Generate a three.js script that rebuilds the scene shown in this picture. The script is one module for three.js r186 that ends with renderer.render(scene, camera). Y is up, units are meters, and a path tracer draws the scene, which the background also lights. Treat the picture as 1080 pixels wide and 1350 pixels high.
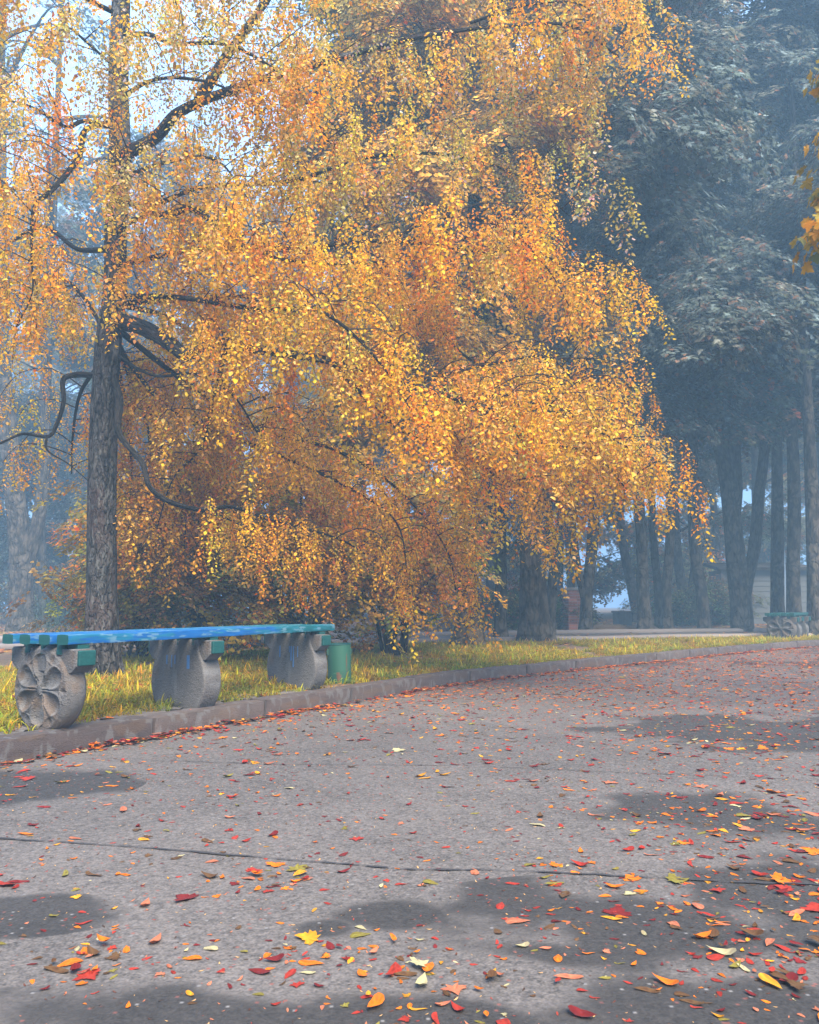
import * as THREE from 'three';
import { mergeGeometries, mergeVertices } from 'three/addons/utils/BufferGeometryUtils.js';
import { RoundedBoxGeometry } from 'three/addons/geometries/RoundedBoxGeometry.js';

// ---------------------------------------------------------------- camera, sky, sun, exposure
const FPX = 1058, HORIZON = 797, PITCH = Math.atan((HORIZON - 675) / FPX), EYE = 0.78, VERGE = 0.12;
const scene = new THREE.Scene();
const camera = new THREE.PerspectiveCamera(2 * Math.atan(675 / FPX) * 180 / Math.PI, 819 / 1024, 0.1, 600);
camera.position.set(0, EYE, 0); camera.rotation.x = PITCH;
scene.add(camera);
{
  const w = 256, h = 128, d = new Float32Array(w * h * 4);
  for (let j = 0; j < h; j++) for (let i = 0; i < w; i++) {
    const el = ((j + 0.5) / h - 0.5) * Math.PI, s = Math.max(0, Math.sin(el)), k = 0.26 + 0.26 * s;
    d.set([0.58 * k, 0.92 * k, 1.62 * k, 1], (j * w + i) * 4);
  }
  const sky = new THREE.DataTexture(d, w, h, THREE.RGBAFormat, THREE.FloatType);
  sky.mapping = THREE.EquirectangularReflectionMapping; sky.magFilter = THREE.LinearFilter; sky.needsUpdate = true;
  scene.background = sky; scene.environment = sky;
}
const sun = new THREE.DirectionalLight(new THREE.Color(1, 0.89, 0.73), 5.0);
sun.position.set(8, 25, 13); sun.target.position.set(0, 0, -8); sun.castShadow = true; sun.shadow.radius = 72;
Object.assign(sun.shadow.camera, { left: -40, right: 40, top: 40, bottom: -40, near: 1, far: 120 }); sun.shadow.mapSize.set(2048, 2048);
scene.add(sun, sun.target);
scene.fog = new THREE.FogExp2(new THREE.Color().setRGB(0.42, 0.71, 1.0), 0.0098);
const renderer = new THREE.WebGLRenderer({ antialias: true });
renderer.setSize(819, 1024); renderer.toneMapping = THREE.LinearToneMapping; renderer.toneMappingExposure = 4.3;
renderer.shadowMap.enabled = true;

// ---------------------------------------------------------------- helpers
const V = (x, y, z) => new THREE.Vector3(x, y, z);
function RNG(seed) { let a = seed >>> 0; return () => { a = (a + 0x6D2B79F5) >>> 0; let t = Math.imul(a ^ (a >>> 15), 1 | a); t = (t + Math.imul(t ^ (t >>> 7), 61 | t)) ^ t; return ((t ^ (t >>> 14)) >>> 0) / 4294967296; }; }
const CP = Math.cos(PITCH), SP = Math.sin(PITCH);
const ray = (px, py) => { const y = (675 - py) / FPX; return V((px - 540) / FPX, y * CP + SP, y * SP - CP); };
const at = (px, py, depth) => { const r = ray(px, py); return r.multiplyScalar(depth / -r.z).add(V(0, EYE, 0)); };   // point at a distance along -z
const onGround = (px, py, h) => { const r = ray(px, py); return r.multiplyScalar((h - EYE) / r.y).add(V(0, EYE, 0)); };
function h2(x, y, s) { let n = Math.imul(x | 0, 374761393) + Math.imul(y | 0, 668265263) + Math.imul(s | 0, 1274126177); n = Math.imul(n ^ (n >>> 13), 1274126177); return ((n ^ (n >>> 16)) >>> 0) / 4294967296; }
function vnoise(x, y, s, per = 0) {
  const xi = Math.floor(x), yi = Math.floor(y), fx = x - xi, fy = y - yi, u = fx * fx * (3 - 2 * fx), v = fy * fy * (3 - 2 * fy);
  const m = per ? (k) => ((k % per) + per) % per : (k) => k;
  const a = h2(m(xi), m(yi), s), b = h2(m(xi + 1), m(yi), s), c = h2(m(xi), m(yi + 1), s), d = h2(m(xi + 1), m(yi + 1), s);
  return a + (b - a) * u + (c - a) * v + (a - b - c + d) * u * v;
}
function fbm(x, y, s, o = 4, per = 0) { let t = 0, a = 0.5, n = 0; for (let i = 0; i < o; i++) { t += a * vnoise(x, y, s + i * 17, per); n += a; a *= 0.5; x *= 2; y *= 2; per *= 2; } return t / n; }
const clamp = (x, a = 0, b = 1) => Math.min(b, Math.max(a, x));
const sstep = (a, b, x) => { const t = clamp((x - a) / (b - a)); return t * t * (3 - 2 * t); };
const mix3 = (a, b, t) => [a[0] + (b[0] - a[0]) * t, a[1] + (b[1] - a[1]) * t, a[2] + (b[2] - a[2]) * t];
const enc = (c) => 255 * (c <= 0.0031308 ? 12.92 * c : 1.055 * Math.pow(c, 1 / 2.4) - 0.055);
function tex(w, h, fn, srgb = true) {        // fn(u, v) -> [r, g, b] linear, or a number
  const d = new Uint8Array(w * h * 4);
  for (let j = 0; j < h; j++) for (let i = 0; i < w; i++) {
    const c = fn((i + 0.5) / w, (j + 0.5) / h), k = (j * w + i) * 4;
    if (typeof c === 'number') { d[k] = d[k + 1] = d[k + 2] = 255 * clamp(c); } else for (let q = 0; q < 3; q++) d[k + q] = srgb ? enc(clamp(c[q])) : 255 * clamp(c[q]);
    d[k + 3] = 255;
  }
  const t = new THREE.DataTexture(d, w, h); t.wrapS = t.wrapT = THREE.RepeatWrapping; t.magFilter = THREE.LinearFilter; t.minFilter = THREE.LinearMipmapLinearFilter; t.generateMipmaps = true;
  if (srgb) t.colorSpace = THREE.SRGBColorSpace; t.needsUpdate = true; return t;
}
const rep = (t, x, y) => { const c = t.clone(); c.repeat.set(x, y); c.needsUpdate = true; return c; };
const taken = {};
const numbered = (n) => { const k = taken[n] = (taken[n] ?? -1) + 1; return k ? `${n}_${String(k).padStart(3, '0')}` : n; };
function shadowed(o) { o.castShadow = o.receiveShadow = true; return o; }
function mesh(name, geo, mat, parent) { const m = shadowed(new THREE.Mesh(geo, mat)); m.name = name; parent.add(m); return m; }
function tag(o, label, category, group) { Object.assign(o.userData, { label, category }); if (group) o.userData.group = group; return o; }
function thing(name, label, category, pos, turn = 0, group) { const g = new THREE.Group(); g.name = numbered(name); g.position.copy(pos); g.rotation.y = turn; scene.add(g); return tag(g, label, category, group); }
function struct(name, geo, mat) { const m = mesh(name, geo, mat, scene); m.userData.kind = 'structure'; return m; }
function instanced(name, geo, mat, items, parent) {   // items: [matrix, colour]
  const m = shadowed(new THREE.InstancedMesh(geo, mat, items.length)); m.name = name; m.userData.kind = 'stuff';
  items.forEach(([mt, c], i) => { m.setMatrixAt(i, mt); if (c) m.setColorAt(i, c); });
  parent.add(m); return m;
}
const rgb = (c) => new THREE.Color().setRGB(c[0], c[1], c[2]);
function tube(pts, radii, { rings = 24, seg = 10, flare = 0, wob = 0.06, seed = 1, vPer = 1, uRep = 1, cap = false } = {}) {
  const cur = new THREE.CatmullRomCurve3(pts, false, 'centripetal'), n = rings, pos = [], uv = [], idx = [];
  let nrm = null, len = 0, prev = null; const r0 = RNG(seed), ph = r0() * 6.28, ph2 = r0() * 6.28;
  for (let i = 0; i <= n; i++) {
    const t = i / n, p = cur.getPoint(t), tg = cur.getTangent(t);
    if (prev) len += p.distanceTo(prev); prev = p;
    if (!nrm) nrm = Math.abs(tg.y) > 0.9 ? V(1, 0, 0) : V(0, 1, 0);
    nrm.addScaledVector(tg, -nrm.dot(tg)).normalize(); const bi = tg.clone().cross(nrm);
    const k = t * (radii.length - 1), k0 = Math.min(radii.length - 2, Math.floor(k)), r = radii[k0] + (radii[k0 + 1] - radii[k0]) * (k - k0);
    for (let j = 0; j <= seg; j++) {
      const a = (j % seg) / seg * Math.PI * 2;
      let q = r * (1 + wob * (Math.sin(a * 2 + ph + len * 1.7) + 0.7 * Math.sin(a * 5 + ph2 - len * 2.3) + (vnoise(a * 2 + ph, len * 7, seed) - 0.5) * 1.6));
      if (flare) q *= 1 + flare * Math.exp(-len / 0.3) * (1 + 0.45 * Math.cos(a * 5 + ph) + 0.3 * Math.cos(a * 3 + ph2));
      pos.push(p.x + q * (Math.cos(a) * nrm.x + Math.sin(a) * bi.x), p.y + q * (Math.cos(a) * nrm.y + Math.sin(a) * bi.y), p.z + q * (Math.cos(a) * nrm.z + Math.sin(a) * bi.z));
      uv.push(j / seg * uRep, len / vPer);
      if (i < n && j < seg) { const b = i * (seg + 1) + j, c = b + seg + 1; idx.push(b, b + 1, c, b + 1, c + 1, c); }
    }
  }
  const g = new THREE.BufferGeometry();
  g.setAttribute('position', new THREE.Float32BufferAttribute(pos, 3)); g.setAttribute('uv', new THREE.Float32BufferAttribute(uv, 2)); g.setIndex(idx);
  g.computeVertexNormals();
  const nn = g.attributes.normal;                       // close the seam
  for (let i = 0; i <= n; i++) { const a = i * (seg + 1), b = a + seg, v = V(nn.getX(a) + nn.getX(b), nn.getY(a) + nn.getY(b), nn.getZ(a) + nn.getZ(b)).normalize(); nn.setXYZ(a, v.x, v.y, v.z); nn.setXYZ(b, v.x, v.y, v.z); }
  return g;
}

// ---------------------------------------------------------------- materials
const M = {};
const barkMat = (o) => new THREE.MeshPhysicalMaterial({ roughness: 1, specularIntensity: 0.25, ...o });
const leafMat = (name, rough = 1, through = 0.5) => { const m = new THREE.MeshPhysicalMaterial({ name, color: 0xffffff, vertexColors: true, roughness: rough, transmission: through, thickness: 0, side: THREE.DoubleSide, clearcoat: 0.1, clearcoatRoughness: 0.4, specularIntensity: 0.15 }); return m; };
M.leaf = leafMat('autumn leaf');
M.needle = new THREE.MeshPhysicalMaterial({ name: 'needles', vertexColors: true, roughness: 0.9, side: THREE.DoubleSide });
const asphaltBump = tex(1024, 1024, (u, v) => 0.5 * fbm(u * 128, v * 128, 5, 2, 128) + 0.35 * vnoise(u * 320, v * 320, 9, 320) + 0.15 * fbm(u * 12, v * 12, 3, 3, 12), false);
const stainAndShadeSpots = [[500, 1205, .15, .10], [430, 1222, .08, .06], [880, 1225, .5, .26], [980, 1090, .45, .36], [430, 1348, .7, .11], [640, 1345, .5, .11], [10, 1205, .2, .10], [20, 1035, .35, .25], [1040, 1180, .4, .25], [760, 1200, .3, .12], [930, 1330, .5, .16], [700, 1255, .25, .1], [1040, 960, .9, .6]]
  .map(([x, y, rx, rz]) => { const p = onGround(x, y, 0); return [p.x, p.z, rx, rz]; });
const asphaltMap = tex(2048, 2048, (u, v) => {                       // an 8 m tile: aggregate grain, worn pale areas and ragged dark blotches: damp, plus shade painted toward the near edge
  const x = u * 8 - 4, z = -v * 8;
  const big = fbm(u * 7, v * 7, 21, 4, 7), mid = fbm(u * 40, v * 40, 33, 3, 40), grain = h2(u * 2048 | 0, v * 2048 | 0, 4), g2 = vnoise(u * 700, v * 700, 8, 700);
  let base = 0.066 + 0.035 * (big - 0.5) + 0.025 * (mid - 0.5) + 0.042 * (g2 - 0.5) + 0.06 * (grain - 0.5);
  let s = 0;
  for (const [sx, sz, rx, rz] of stainAndShadeSpots) { const q = Math.hypot((x - sx) / rx, (z - sz) / rz); if (q < 2.3) s = Math.max(s, 1.2 - 0.75 * q); }
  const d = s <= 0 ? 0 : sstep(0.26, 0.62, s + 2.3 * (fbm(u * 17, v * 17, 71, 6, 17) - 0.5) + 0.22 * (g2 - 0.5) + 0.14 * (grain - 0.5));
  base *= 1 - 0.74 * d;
  const pit = vnoise(u * 260, v * 260, 61, 260) > 0.88 ? 0.82 : 1, speck = h2(u * 1024 | 0, v * 1024 | 0, 45);
  if (speck > 0.9935) return [0.15, 0.05, 0.038].map((c) => c * (1 - 0.3 * d));
  if (speck < 0.004) return [0.13, 0.12, 0.115];
  return [base * 1.10 * pit, base * 0.935 * pit, base * 0.83 * pit];
});
asphaltMap.wrapS = asphaltMap.wrapT = THREE.MirroredRepeatWrapping;
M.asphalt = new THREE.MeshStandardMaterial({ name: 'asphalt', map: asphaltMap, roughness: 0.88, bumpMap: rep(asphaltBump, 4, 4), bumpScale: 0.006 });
M.tar = new THREE.MeshStandardMaterial({ name: 'tar seam', color: rgb([0.022, 0.019, 0.019]), roughness: 0.8 });
const litterMap = tex(1024, 1024, (u, v) => {
  const n = fbm(u * 16, v * 16, 3, 4, 16), c = h2(u * 200 | 0, v * 200 | 0, 77), f = vnoise(u * 190, v * 190, 12, 190);
  const soil = mix3([0.055, 0.04, 0.025], [0.12, 0.085, 0.04], n);
  return c > 0.62 ? mix3(soil, [[0.30, 0.11, 0.05], [0.24, 0.14, 0.04], [0.16, 0.07, 0.05]][(c * 1000 | 0) % 3], 0.35 + 0.5 * f) : soil;
});
M.litter = new THREE.MeshStandardMaterial({ name: 'leaf litter ground', map: litterMap, roughness: 1, bumpMap: asphaltBump, bumpScale: 0.02 });
const concreteTex = (seed, base, rust) => tex(512, 512, (u, v) => {
  const n = fbm(u * 6, v * 6, seed, 5, 6), g = h2(u * 512 | 0, v * 512 | 0, seed), p = vnoise(u * 90, v * 90, seed + 3, 90), st = fbm(u * 22, v * 3, seed + 9, 3);
  let c = base.map((b) => b * (0.62 + 0.75 * n) * (0.9 + 0.2 * g) * (p > 0.86 ? 0.6 : 1));
  const r = sstep(0.56, 0.7, fbm(u * 5, v * 5, seed + 40, 4, 5)) * rust; c = mix3(c, [0.11, 0.065, 0.035], r);
  const w = sstep(0.58, 0.72, st); return mix3(c, [0.12, 0.118, 0.116], w * 0.55);
});
M.concrete = new THREE.MeshStandardMaterial({ name: 'weathered concrete', map: concreteTex(5, [0.084, 0.078, 0.075], 0.45), roughness: 0.95, bumpMap: rep(asphaltBump, 1, 1), bumpScale: 0.007 });
M.drips = new THREE.MeshStandardMaterial({ name: 'blue paint drips', color: rgb([0.03, 0.11, 0.26]), roughness: 0.5 });
M.kerb = [0, 1, 2].map((k) => new THREE.MeshStandardMaterial({ name: 'kerb stone ' + k, map: concreteTex(15 + k * 7, [[0.07, 0.05, 0.045], [0.085, 0.063, 0.056], [0.058, 0.042, 0.039]][k], 0.35), roughness: 0.95, bumpMap: rep(asphaltBump, 1, 1), bumpScale: 0.008 }));
M.slab = new THREE.MeshStandardMaterial({ name: 'paving strip', map: concreteTex(44, [0.10, 0.084, 0.074], 0.4), roughness: 0.95, bumpMap: asphaltBump, bumpScale: 0.006 });
const plankTex = (seed) => tex(1024, 64, (u, v) => {
  const edge = 0.56 + 0.16 * (fbm(u * 9, v * 1.4, seed, 3) - 0.5) + 0.05 * seed % 0.1, t = sstep(edge - 0.02, edge + 0.05, u + 0.05 * (vnoise(u * 60, v * 8, seed) - 0.5));
  let c = mix3([0.004, 0.075, 0.235], [0.003, 0.075, 0.095], t);
  const gr = fbm(u * 30, v * 22, seed + 5, 3), worn = sstep(0.60, 0.72, fbm(u * 34, v * 7, seed + 9, 4)), teal = sstep(0.50, 0.62, fbm(u * 14, v * 5, seed + 30, 3));
  c = mix3(c, [0.010, 0.115, 0.16], teal * 0.7); c = c.map((q) => q * (0.7 + 0.6 * gr));
  return mix3(c, [0.10, 0.19, 0.25], worn * 0.7);
});
M.plank = [1, 2, 3, 4].map((s) => new THREE.MeshPhysicalMaterial({ name: 'blue paint ' + s, map: plankTex(s * 13), roughness: 0.6, specularIntensity: 0.5 }));
M.teal = new THREE.MeshPhysicalMaterial({ name: 'teal paint', map: tex(128, 128, (u, v) => mix3([0.002, 0.034, 0.034], [0.008, 0.068, 0.064], fbm(u * 10, v * 10, 8, 4, 10))), roughness: 0.6, specularIntensity: 0.5 });
M.bin = new THREE.MeshStandardMaterial({ name: 'green bin paint', map: tex(256, 256, (u, v) => { const n = fbm(u * 8, v * 8, 3, 4, 8), r = sstep(0.62, 0.72, fbm(u * 14, v * 9, 19, 4, 14)); return mix3(mix3([0.006, 0.05, 0.028], [0.014, 0.085, 0.05], n), [0.10, 0.045, 0.02], r); }), roughness: 0.6 });
const barkTex = (seed, a, b, fu = 9, fv = 1.6) => tex(256, 512, (u, v) => {
  const w = fbm(u * 4, v * 6, seed + 3, 3, 4), r = Math.abs(2 * fbm(u * fu + w * 0.8, v * fv * 4, seed, 4, 0) - 1), f = fbm(u * 40, v * 20, seed + 8, 3, 40);
  return mix3(a, b, clamp(sstep(0.02, 0.4, r) * 0.75 + 0.4 * (f - 0.3)));
});
const barkBump = tex(256, 512, (u, v) => sstep(0.02, 0.35, Math.abs(2 * fbm(u * 9, v * 7, 51, 4) - 1)), false);
M.bark = barkMat({ name: 'dark bark', map: barkTex(4, [0.022, 0.018, 0.014], [0.085, 0.07, 0.055]), roughness: 1, bumpMap: barkBump, bumpScale: 0.03 });
M.barkBrown = barkMat({ name: 'brown bark', map: barkTex(14, [0.035, 0.024, 0.014], [0.13, 0.09, 0.05]), roughness: 1, bumpMap: barkBump, bumpScale: 0.03 });
// birch bark: v runs 0..1 over 9 m; black fissured plates low down, pale papery bark with dark bands and scars higher up
M.birch = barkMat({
  name: 'birch bark', roughness: 0.9, bumpMap: rep(barkBump, 3, 14), bumpScale: 0.024,
  map: tex(512, 2048, (u, v) => {
    const m = v * 9, fis = Math.abs(2 * fbm(u * 15 + 0.5 * fbm(u * 9, m * 4, 2, 2), m * 5.5, 6, 4) - 1), f = fbm(u * 60, m * 22, 9, 3);
    const pale = sstep(0.46, 0.6, -0.04 + 0.115 * Math.min(m, 4.5) + 0.85 * (fbm(u * 3, m * 1.6, 31, 4) - 0.5) + 0.5 * (fbm(u * 11, m * 6, 32, 3) - 0.5));
    const band = sstep(0.60, 0.68, fbm(u * 1.5, m * 9, 41, 3)), lent = vnoise(u * 26, m * 60, 43) > 0.83 ? 0.6 : 1;
    const dark = mix3([0.010, 0.008, 0.007], [0.056, 0.049, 0.045], clamp(sstep(0.02, 0.3, fis) * 0.75 + 0.4 * (f - 0.3)));
    const red = sstep(0.56, 0.66, fbm(u * 4, m * 3, 90, 3)) * (m < 3.6 ? 1 : 0.2);
    const lich = sstep(0.60, 0.66, fbm(u * 40, m * 15, 95, 4));
    let c = mix3(mix3(dark, [0.06, 0.036, 0.031], red * 0.4), [0.12, 0.122, 0.115], lich * 0.4);
    c = mix3(c, [0.15, 0.148, 0.142].map((q) => q * (0.55 + 0.7 * f) * lent), pale * 0.85);
    return mix3(c, [0.045, 0.038, 0.033], band * (0.3 + 0.6 * pale));
  }),
});
M.limb = barkMat({ name: 'wet dark limb bark', map: barkTex(24, [0.008, 0.007, 0.006], [0.034, 0.028, 0.024]), roughness: 0.9, bumpMap: barkBump, bumpScale: 0.015 });
M.twig = barkMat({ name: 'twig bark', color: rgb([0.035, 0.024, 0.018]), roughness: 0.9 });
M.brick = [[0.34, 0.12, 0.08], [0.40, 0.16, 0.11], [0.28, 0.10, 0.07]].map((c, i) => new THREE.MeshStandardMaterial({ name: 'brick ' + i, color: rgb(c), roughness: 0.95 }));
M.mortar = new THREE.MeshStandardMaterial({ name: 'mortar', color: rgb([0.3, 0.26, 0.23]), roughness: 1 });
M.siding = new THREE.MeshStandardMaterial({ name: 'pale siding', color: rgb([0.08, 0.082, 0.08]), roughness: 0.8 });
M.metal = new THREE.MeshStandardMaterial({ name: 'galvanised pole', color: rgb([0.45, 0.48, 0.5]), roughness: 0.5, metalness: 0.4 });

// ---------------------------------------------------------------- ground, road, kerb, paths
const kerbPx = [[0, 976], [110, 959], [222, 942], [352, 922], [500, 901], [600, 886], [700, 876], [800, 867], [900, 858], [960, 852.5], [1000, 849.5], [1040, 846.5], [1080, 844]];
const kerbPts = [V(-9, 0, 8), V(-4.6, 0, 2), V(-3.0, 0, -1.8), V(-2.45, 0, -3.1), ...kerbPx.map(([x, y]) => { const p = onGround(x, y, VERGE); p.y = 0; return p; }), V(10.5, 0, -16.6), V(18, 0, -19.5), V(32, 0, -22), V(60, 0, -24), V(150, 0, -26)];
const kerbCurve = new THREE.CatmullRomCurve3(kerbPts, false, 'centripetal');
const kl = kerbCurve.getSpacedPoints(900);
function kerbDist(x, z) {             // > 0 on the road side
  let b = 1e9, k = 0;
  for (let i = 0; i < kl.length; i += 4) { const d = (kl[i].x - x) ** 2 + (kl[i].z - z) ** 2; if (d < b) { b = d; k = i; } }
  for (let i = Math.max(0, k - 4); i < Math.min(kl.length, k + 5); i++) { const d = (kl[i].x - x) ** 2 + (kl[i].z - z) ** 2; if (d < b) { b = d; k = i; } }
  const a = kl[Math.max(0, k - 1)], c = kl[Math.min(kl.length - 1, k + 1)], s = (c.x - a.x) * (z - a.z) - (c.z - a.z) * (x - a.x);
  return Math.sign(s) * Math.sqrt(b);
}
const kerbNear = kerbCurve.getSpacedPoints(300);
function sheet(poly, y, uvScale) {
  const s = new THREE.Shape(poly.map((p) => new THREE.Vector2(p.x, -p.z))), g = new THREE.ShapeGeometry(s); g.rotateX(-Math.PI / 2); g.translate(0, y, 0);
  const p = g.attributes.position, uv = g.attributes.uv; for (let i = 0; i < p.count; i++) uv.setXY(i, p.getX(i) / uvScale, -p.getZ(i) / uvScale);
  return g;
}
{
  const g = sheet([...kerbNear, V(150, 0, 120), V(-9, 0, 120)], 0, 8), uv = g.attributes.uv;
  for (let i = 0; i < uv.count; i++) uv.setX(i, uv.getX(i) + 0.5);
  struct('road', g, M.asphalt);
}
const side = (p, i, arr, d) => { const a = arr[Math.max(0, i - 1)], b = arr[Math.min(arr.length - 1, i + 1)], t = b.clone().sub(a).normalize(); return V(p.x + t.z * d, 0, p.z - t.x * d); };   // d > 0: to the left of the walk, behind the kerb
const kerbBack = kerbNear.map((p, i) => side(p, i, kerbNear, 0.1));
struct('ground', sheet([...kerbBack, V(150, 0, -170), V(-150, 0, -170), V(-150, 0, 8)], VERGE - 0.02, 4), M.litter);
const cracks = [[[-40, 1104], [60, 1110], [170, 1117], [300, 1128], [440, 1139], [540, 1147], [640, 1148], [760, 1153], [900, 1160], [1000, 1165], [1120, 1168]], [[200, 1003], [380, 1008], [600, 1010], [800, 1018], [960, 1024], [1100, 1030]]];
const roadSeams = struct('road_seam', new THREE.BufferGeometry(), M.tar);
{
  const gs = cracks.map((c, k) => {
    const cur = new THREE.CatmullRomCurve3(c.map(([x, y]) => onGround(x, y, 0.0))), n = 400, pos = [], idx = [], r = RNG(5 + k);
    for (let i = 0; i <= n; i++) {
      const p = cur.getPoint(i / n), t = cur.getTangent(i / n), j = 0.012 * (fbm(i * 0.16, 1, 3 + k, 3) - 0.5), w = (k ? 0.003 : 0.0055) * Math.max(0.04, 2.2 * fbm(i * 0.12, 5, 8 + k, 4) - 0.35);
      for (const q of [-1, 1]) pos.push(p.x + t.z * (q * w + j), 0.004, p.z - t.x * (q * w + j));
      if (i < n) idx.push(i * 2, i * 2 + 1, i * 2 + 2, i * 2 + 1, i * 2 + 3, i * 2 + 2);
    }
    const g = new THREE.BufferGeometry(); g.setAttribute('position', new THREE.Float32BufferAttribute(pos, 3)); g.setIndex(idx); g.computeVertexNormals(); return g;
  });
  roadSeams.geometry = mergeGeometries(gs);
}
// kerb: one stone after another along the curve
{
  const kerb = new THREE.Group(); kerb.name = 'kerb'; kerb.userData.kind = 'structure'; scene.add(kerb);
  const variants = [1, 2, 3, 4].map((s) => {
    const g = mergeVertices((() => { const b = new RoundedBoxGeometry(1, 0.3, 0.17, 2, 0.014); b.deleteAttribute('normal'); return b; })()), p = g.attributes.position;
    const b = new THREE.BoxGeometry(1, 0.3, 0.17, 26, 7, 5); const q = b.attributes.position;
    for (let i = 0; i < q.count; i++) {
      let x = q.getX(i), y = q.getY(i), z = q.getZ(i);
      const ex = Math.abs(x) > 0.499, ey = Math.abs(y) > 0.149, ez = Math.abs(z) > 0.084, n = (ex ? 1 : 0) + (ey ? 1 : 0) + (ez ? 1 : 0), chip = n > 1 ? 0.004 + 0.014 * Math.max(0, fbm(x * 9 + s * 7, z * 9 + y * 5, s * 3, 3) - 0.35) * 2 : 0;
      const w = 0.006 * (fbm(x * 12 + s * 31, y * 12 + z * 17, s, 3) - 0.5);
      q.setXYZ(i, x - (ex ? Math.sign(x) * (chip + 0.003) : 0), y - (ey ? Math.sign(y) * chip : 0) + w, z - (ez ? Math.sign(z) * chip : 0) + w);
    }
    b.computeVertexNormals(); return b;
  });
  const total = kerbCurve.getLength(), r = RNG(77); let s = 0, k = 0;
  while (s < total * 0.5) {
    const L = 0.99, a = kerbCurve.getPointAt(s / total), b = kerbCurve.getPointAt((s + L) / total), m = a.clone().add(b).multiplyScalar(0.5), dir = b.clone().sub(a).normalize();
    if (m.z < 1 && m.x < 22) {
      const o = mesh(k ? `kerb_stone_${String(k).padStart(3, '0')}` : 'kerb_stone', variants[k % 4], M.kerb[(k * 2 + (k >> 2)) % 3], kerb); k++;
      o.rotation.y = -Math.atan2(dir.z, dir.x) + (r() - 0.5) * 0.012; o.rotation.z = (r() - 0.5) * 0.01;
      o.position.set(m.x + dir.z * 0.085, VERGE - 0.15 + (r() - 0.5) * 0.012, m.z - dir.x * 0.085);
    }
    s += L + 0.006 + r() * 0.008;
  }
}
const ribbon = (pts, d0, d1, y, n = 160, uvs = 2, edge = 0) => {
  const cur = new THREE.CatmullRomCurve3(pts), ps = cur.getSpacedPoints(n), pos = [], uv = [], idx = []; let len = 0;
  ps.forEach((p, i) => {
    if (i) len += p.distanceTo(ps[i - 1]);
    const e = edge * (fbm(i * 0.3, 3, 9, 3) - 0.5), a = side(p, i, ps, d0 - e), b = side(p, i, ps, d1 + e);
    pos.push(a.x, y, a.z, b.x, y, b.z); uv.push(len / uvs, 0, len / uvs, (d1 - d0) / uvs);
    if (i < n) idx.push(i * 2, i * 2 + 2, i * 2 + 1, i * 2 + 1, i * 2 + 2, i * 2 + 3);
  });
  const g = new THREE.BufferGeometry(); g.setAttribute('position', new THREE.Float32BufferAttribute(pos, 3)); g.setAttribute('uv', new THREE.Float32BufferAttribute(uv, 2)); g.setIndex(idx); g.computeVertexNormals(); return g;
};
const nearKerb = kl.filter((p) => p.z < -3.4 && p.z > -7.2);
struct('paving_strip', ribbon(nearKerb.filter((_, i) => i % 6 === 0), 0.165, 0.5, VERGE - 0.008, 80, 1.2, 0.35), M.slab);
const pathLine = [V(-40, 0, -7), V(-25, 0, -9.6), V(-7, 0, -13.7), V(1, 0, -16), V(4, 0, -17.2), V(8, 0, -18.4), V(14, 0, -19.6), V(30, 0, -25), V(60, 0, -32)];
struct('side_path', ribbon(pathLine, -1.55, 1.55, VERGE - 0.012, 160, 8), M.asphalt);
const pathCurve = new THREE.CatmullRomCurve3(pathLine), pl = pathCurve.getSpacedPoints(300);
const pathDist = (x, z) => { let b = 1e9; for (const p of pl) b = Math.min(b, (p.x - x) ** 2 + (p.z - z) ** 2); return Math.sqrt(b); };
const sideKerbMat = new THREE.MeshStandardMaterial({ name: 'side path kerb', color: rgb([0.17, 0.14, 0.125]), roughness: 1 });
for (const d of [-1.6, 1.6]) {
  const k = tube(new THREE.CatmullRomCurve3(pl.filter((_, i) => i % 6 === 0).map((p, i, a) => side(p, i, a, d))).getPoints(60).map((p) => V(p.x, VERGE + 0.01, p.z)), [0.07, 0.07], { rings: 200, seg: 6, wob: 0.05 });
  struct(numbered('path_edging'), k, sideKerbMat);
}

// ---------------------------------------------------------------- leaves and sprays
function leafGeo(len, wid, fold = 0.25, droop = 0.12) {   // ovate leaf from the origin along +y, six triangles
  const f = fold * wid;
  const v = [[0, 0, 0], [-wid * 0.46, len * 0.3, f], [-wid * 0.34, len * 0.62, f * 0.7 - droop * len * 0.3], [0, len, -droop * len], [wid * 0.34, len * 0.62, f * 0.7 - droop * len * 0.3], [wid * 0.46, len * 0.3, f], [0, len * 0.45, 0]];
  return { v, t: [[0, 6, 1], [1, 6, 2], [2, 6, 3], [3, 6, 4], [4, 6, 5], [5, 6, 0]] };
}
function lobedLeaf(s, droop = 0.1) {                        // five-lobed maple leaf, coarse
  const v = [[0, 0, 0]]; const r = [[-1.35, 0.45], [-0.95, 0.62], [-0.72, 0.36], [-0.5, 0.85], [-0.26, 0.48], [0, 1], [0.26, 0.48], [0.5, 0.85], [0.72, 0.36], [0.95, 0.62], [1.35, 0.45]];
  for (const [a, q] of r) v.push([Math.sin(a * 1.15) * q * s, (Math.cos(a * 1.15) * q + 0.1) * s, -droop * q * q * s + 0.05 * s * Math.sin(a * 6)]);
  const t = []; for (let i = 1; i < r.length; i++) t.push([0, i + 1, i]);
  return { v, t };
}
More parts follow.
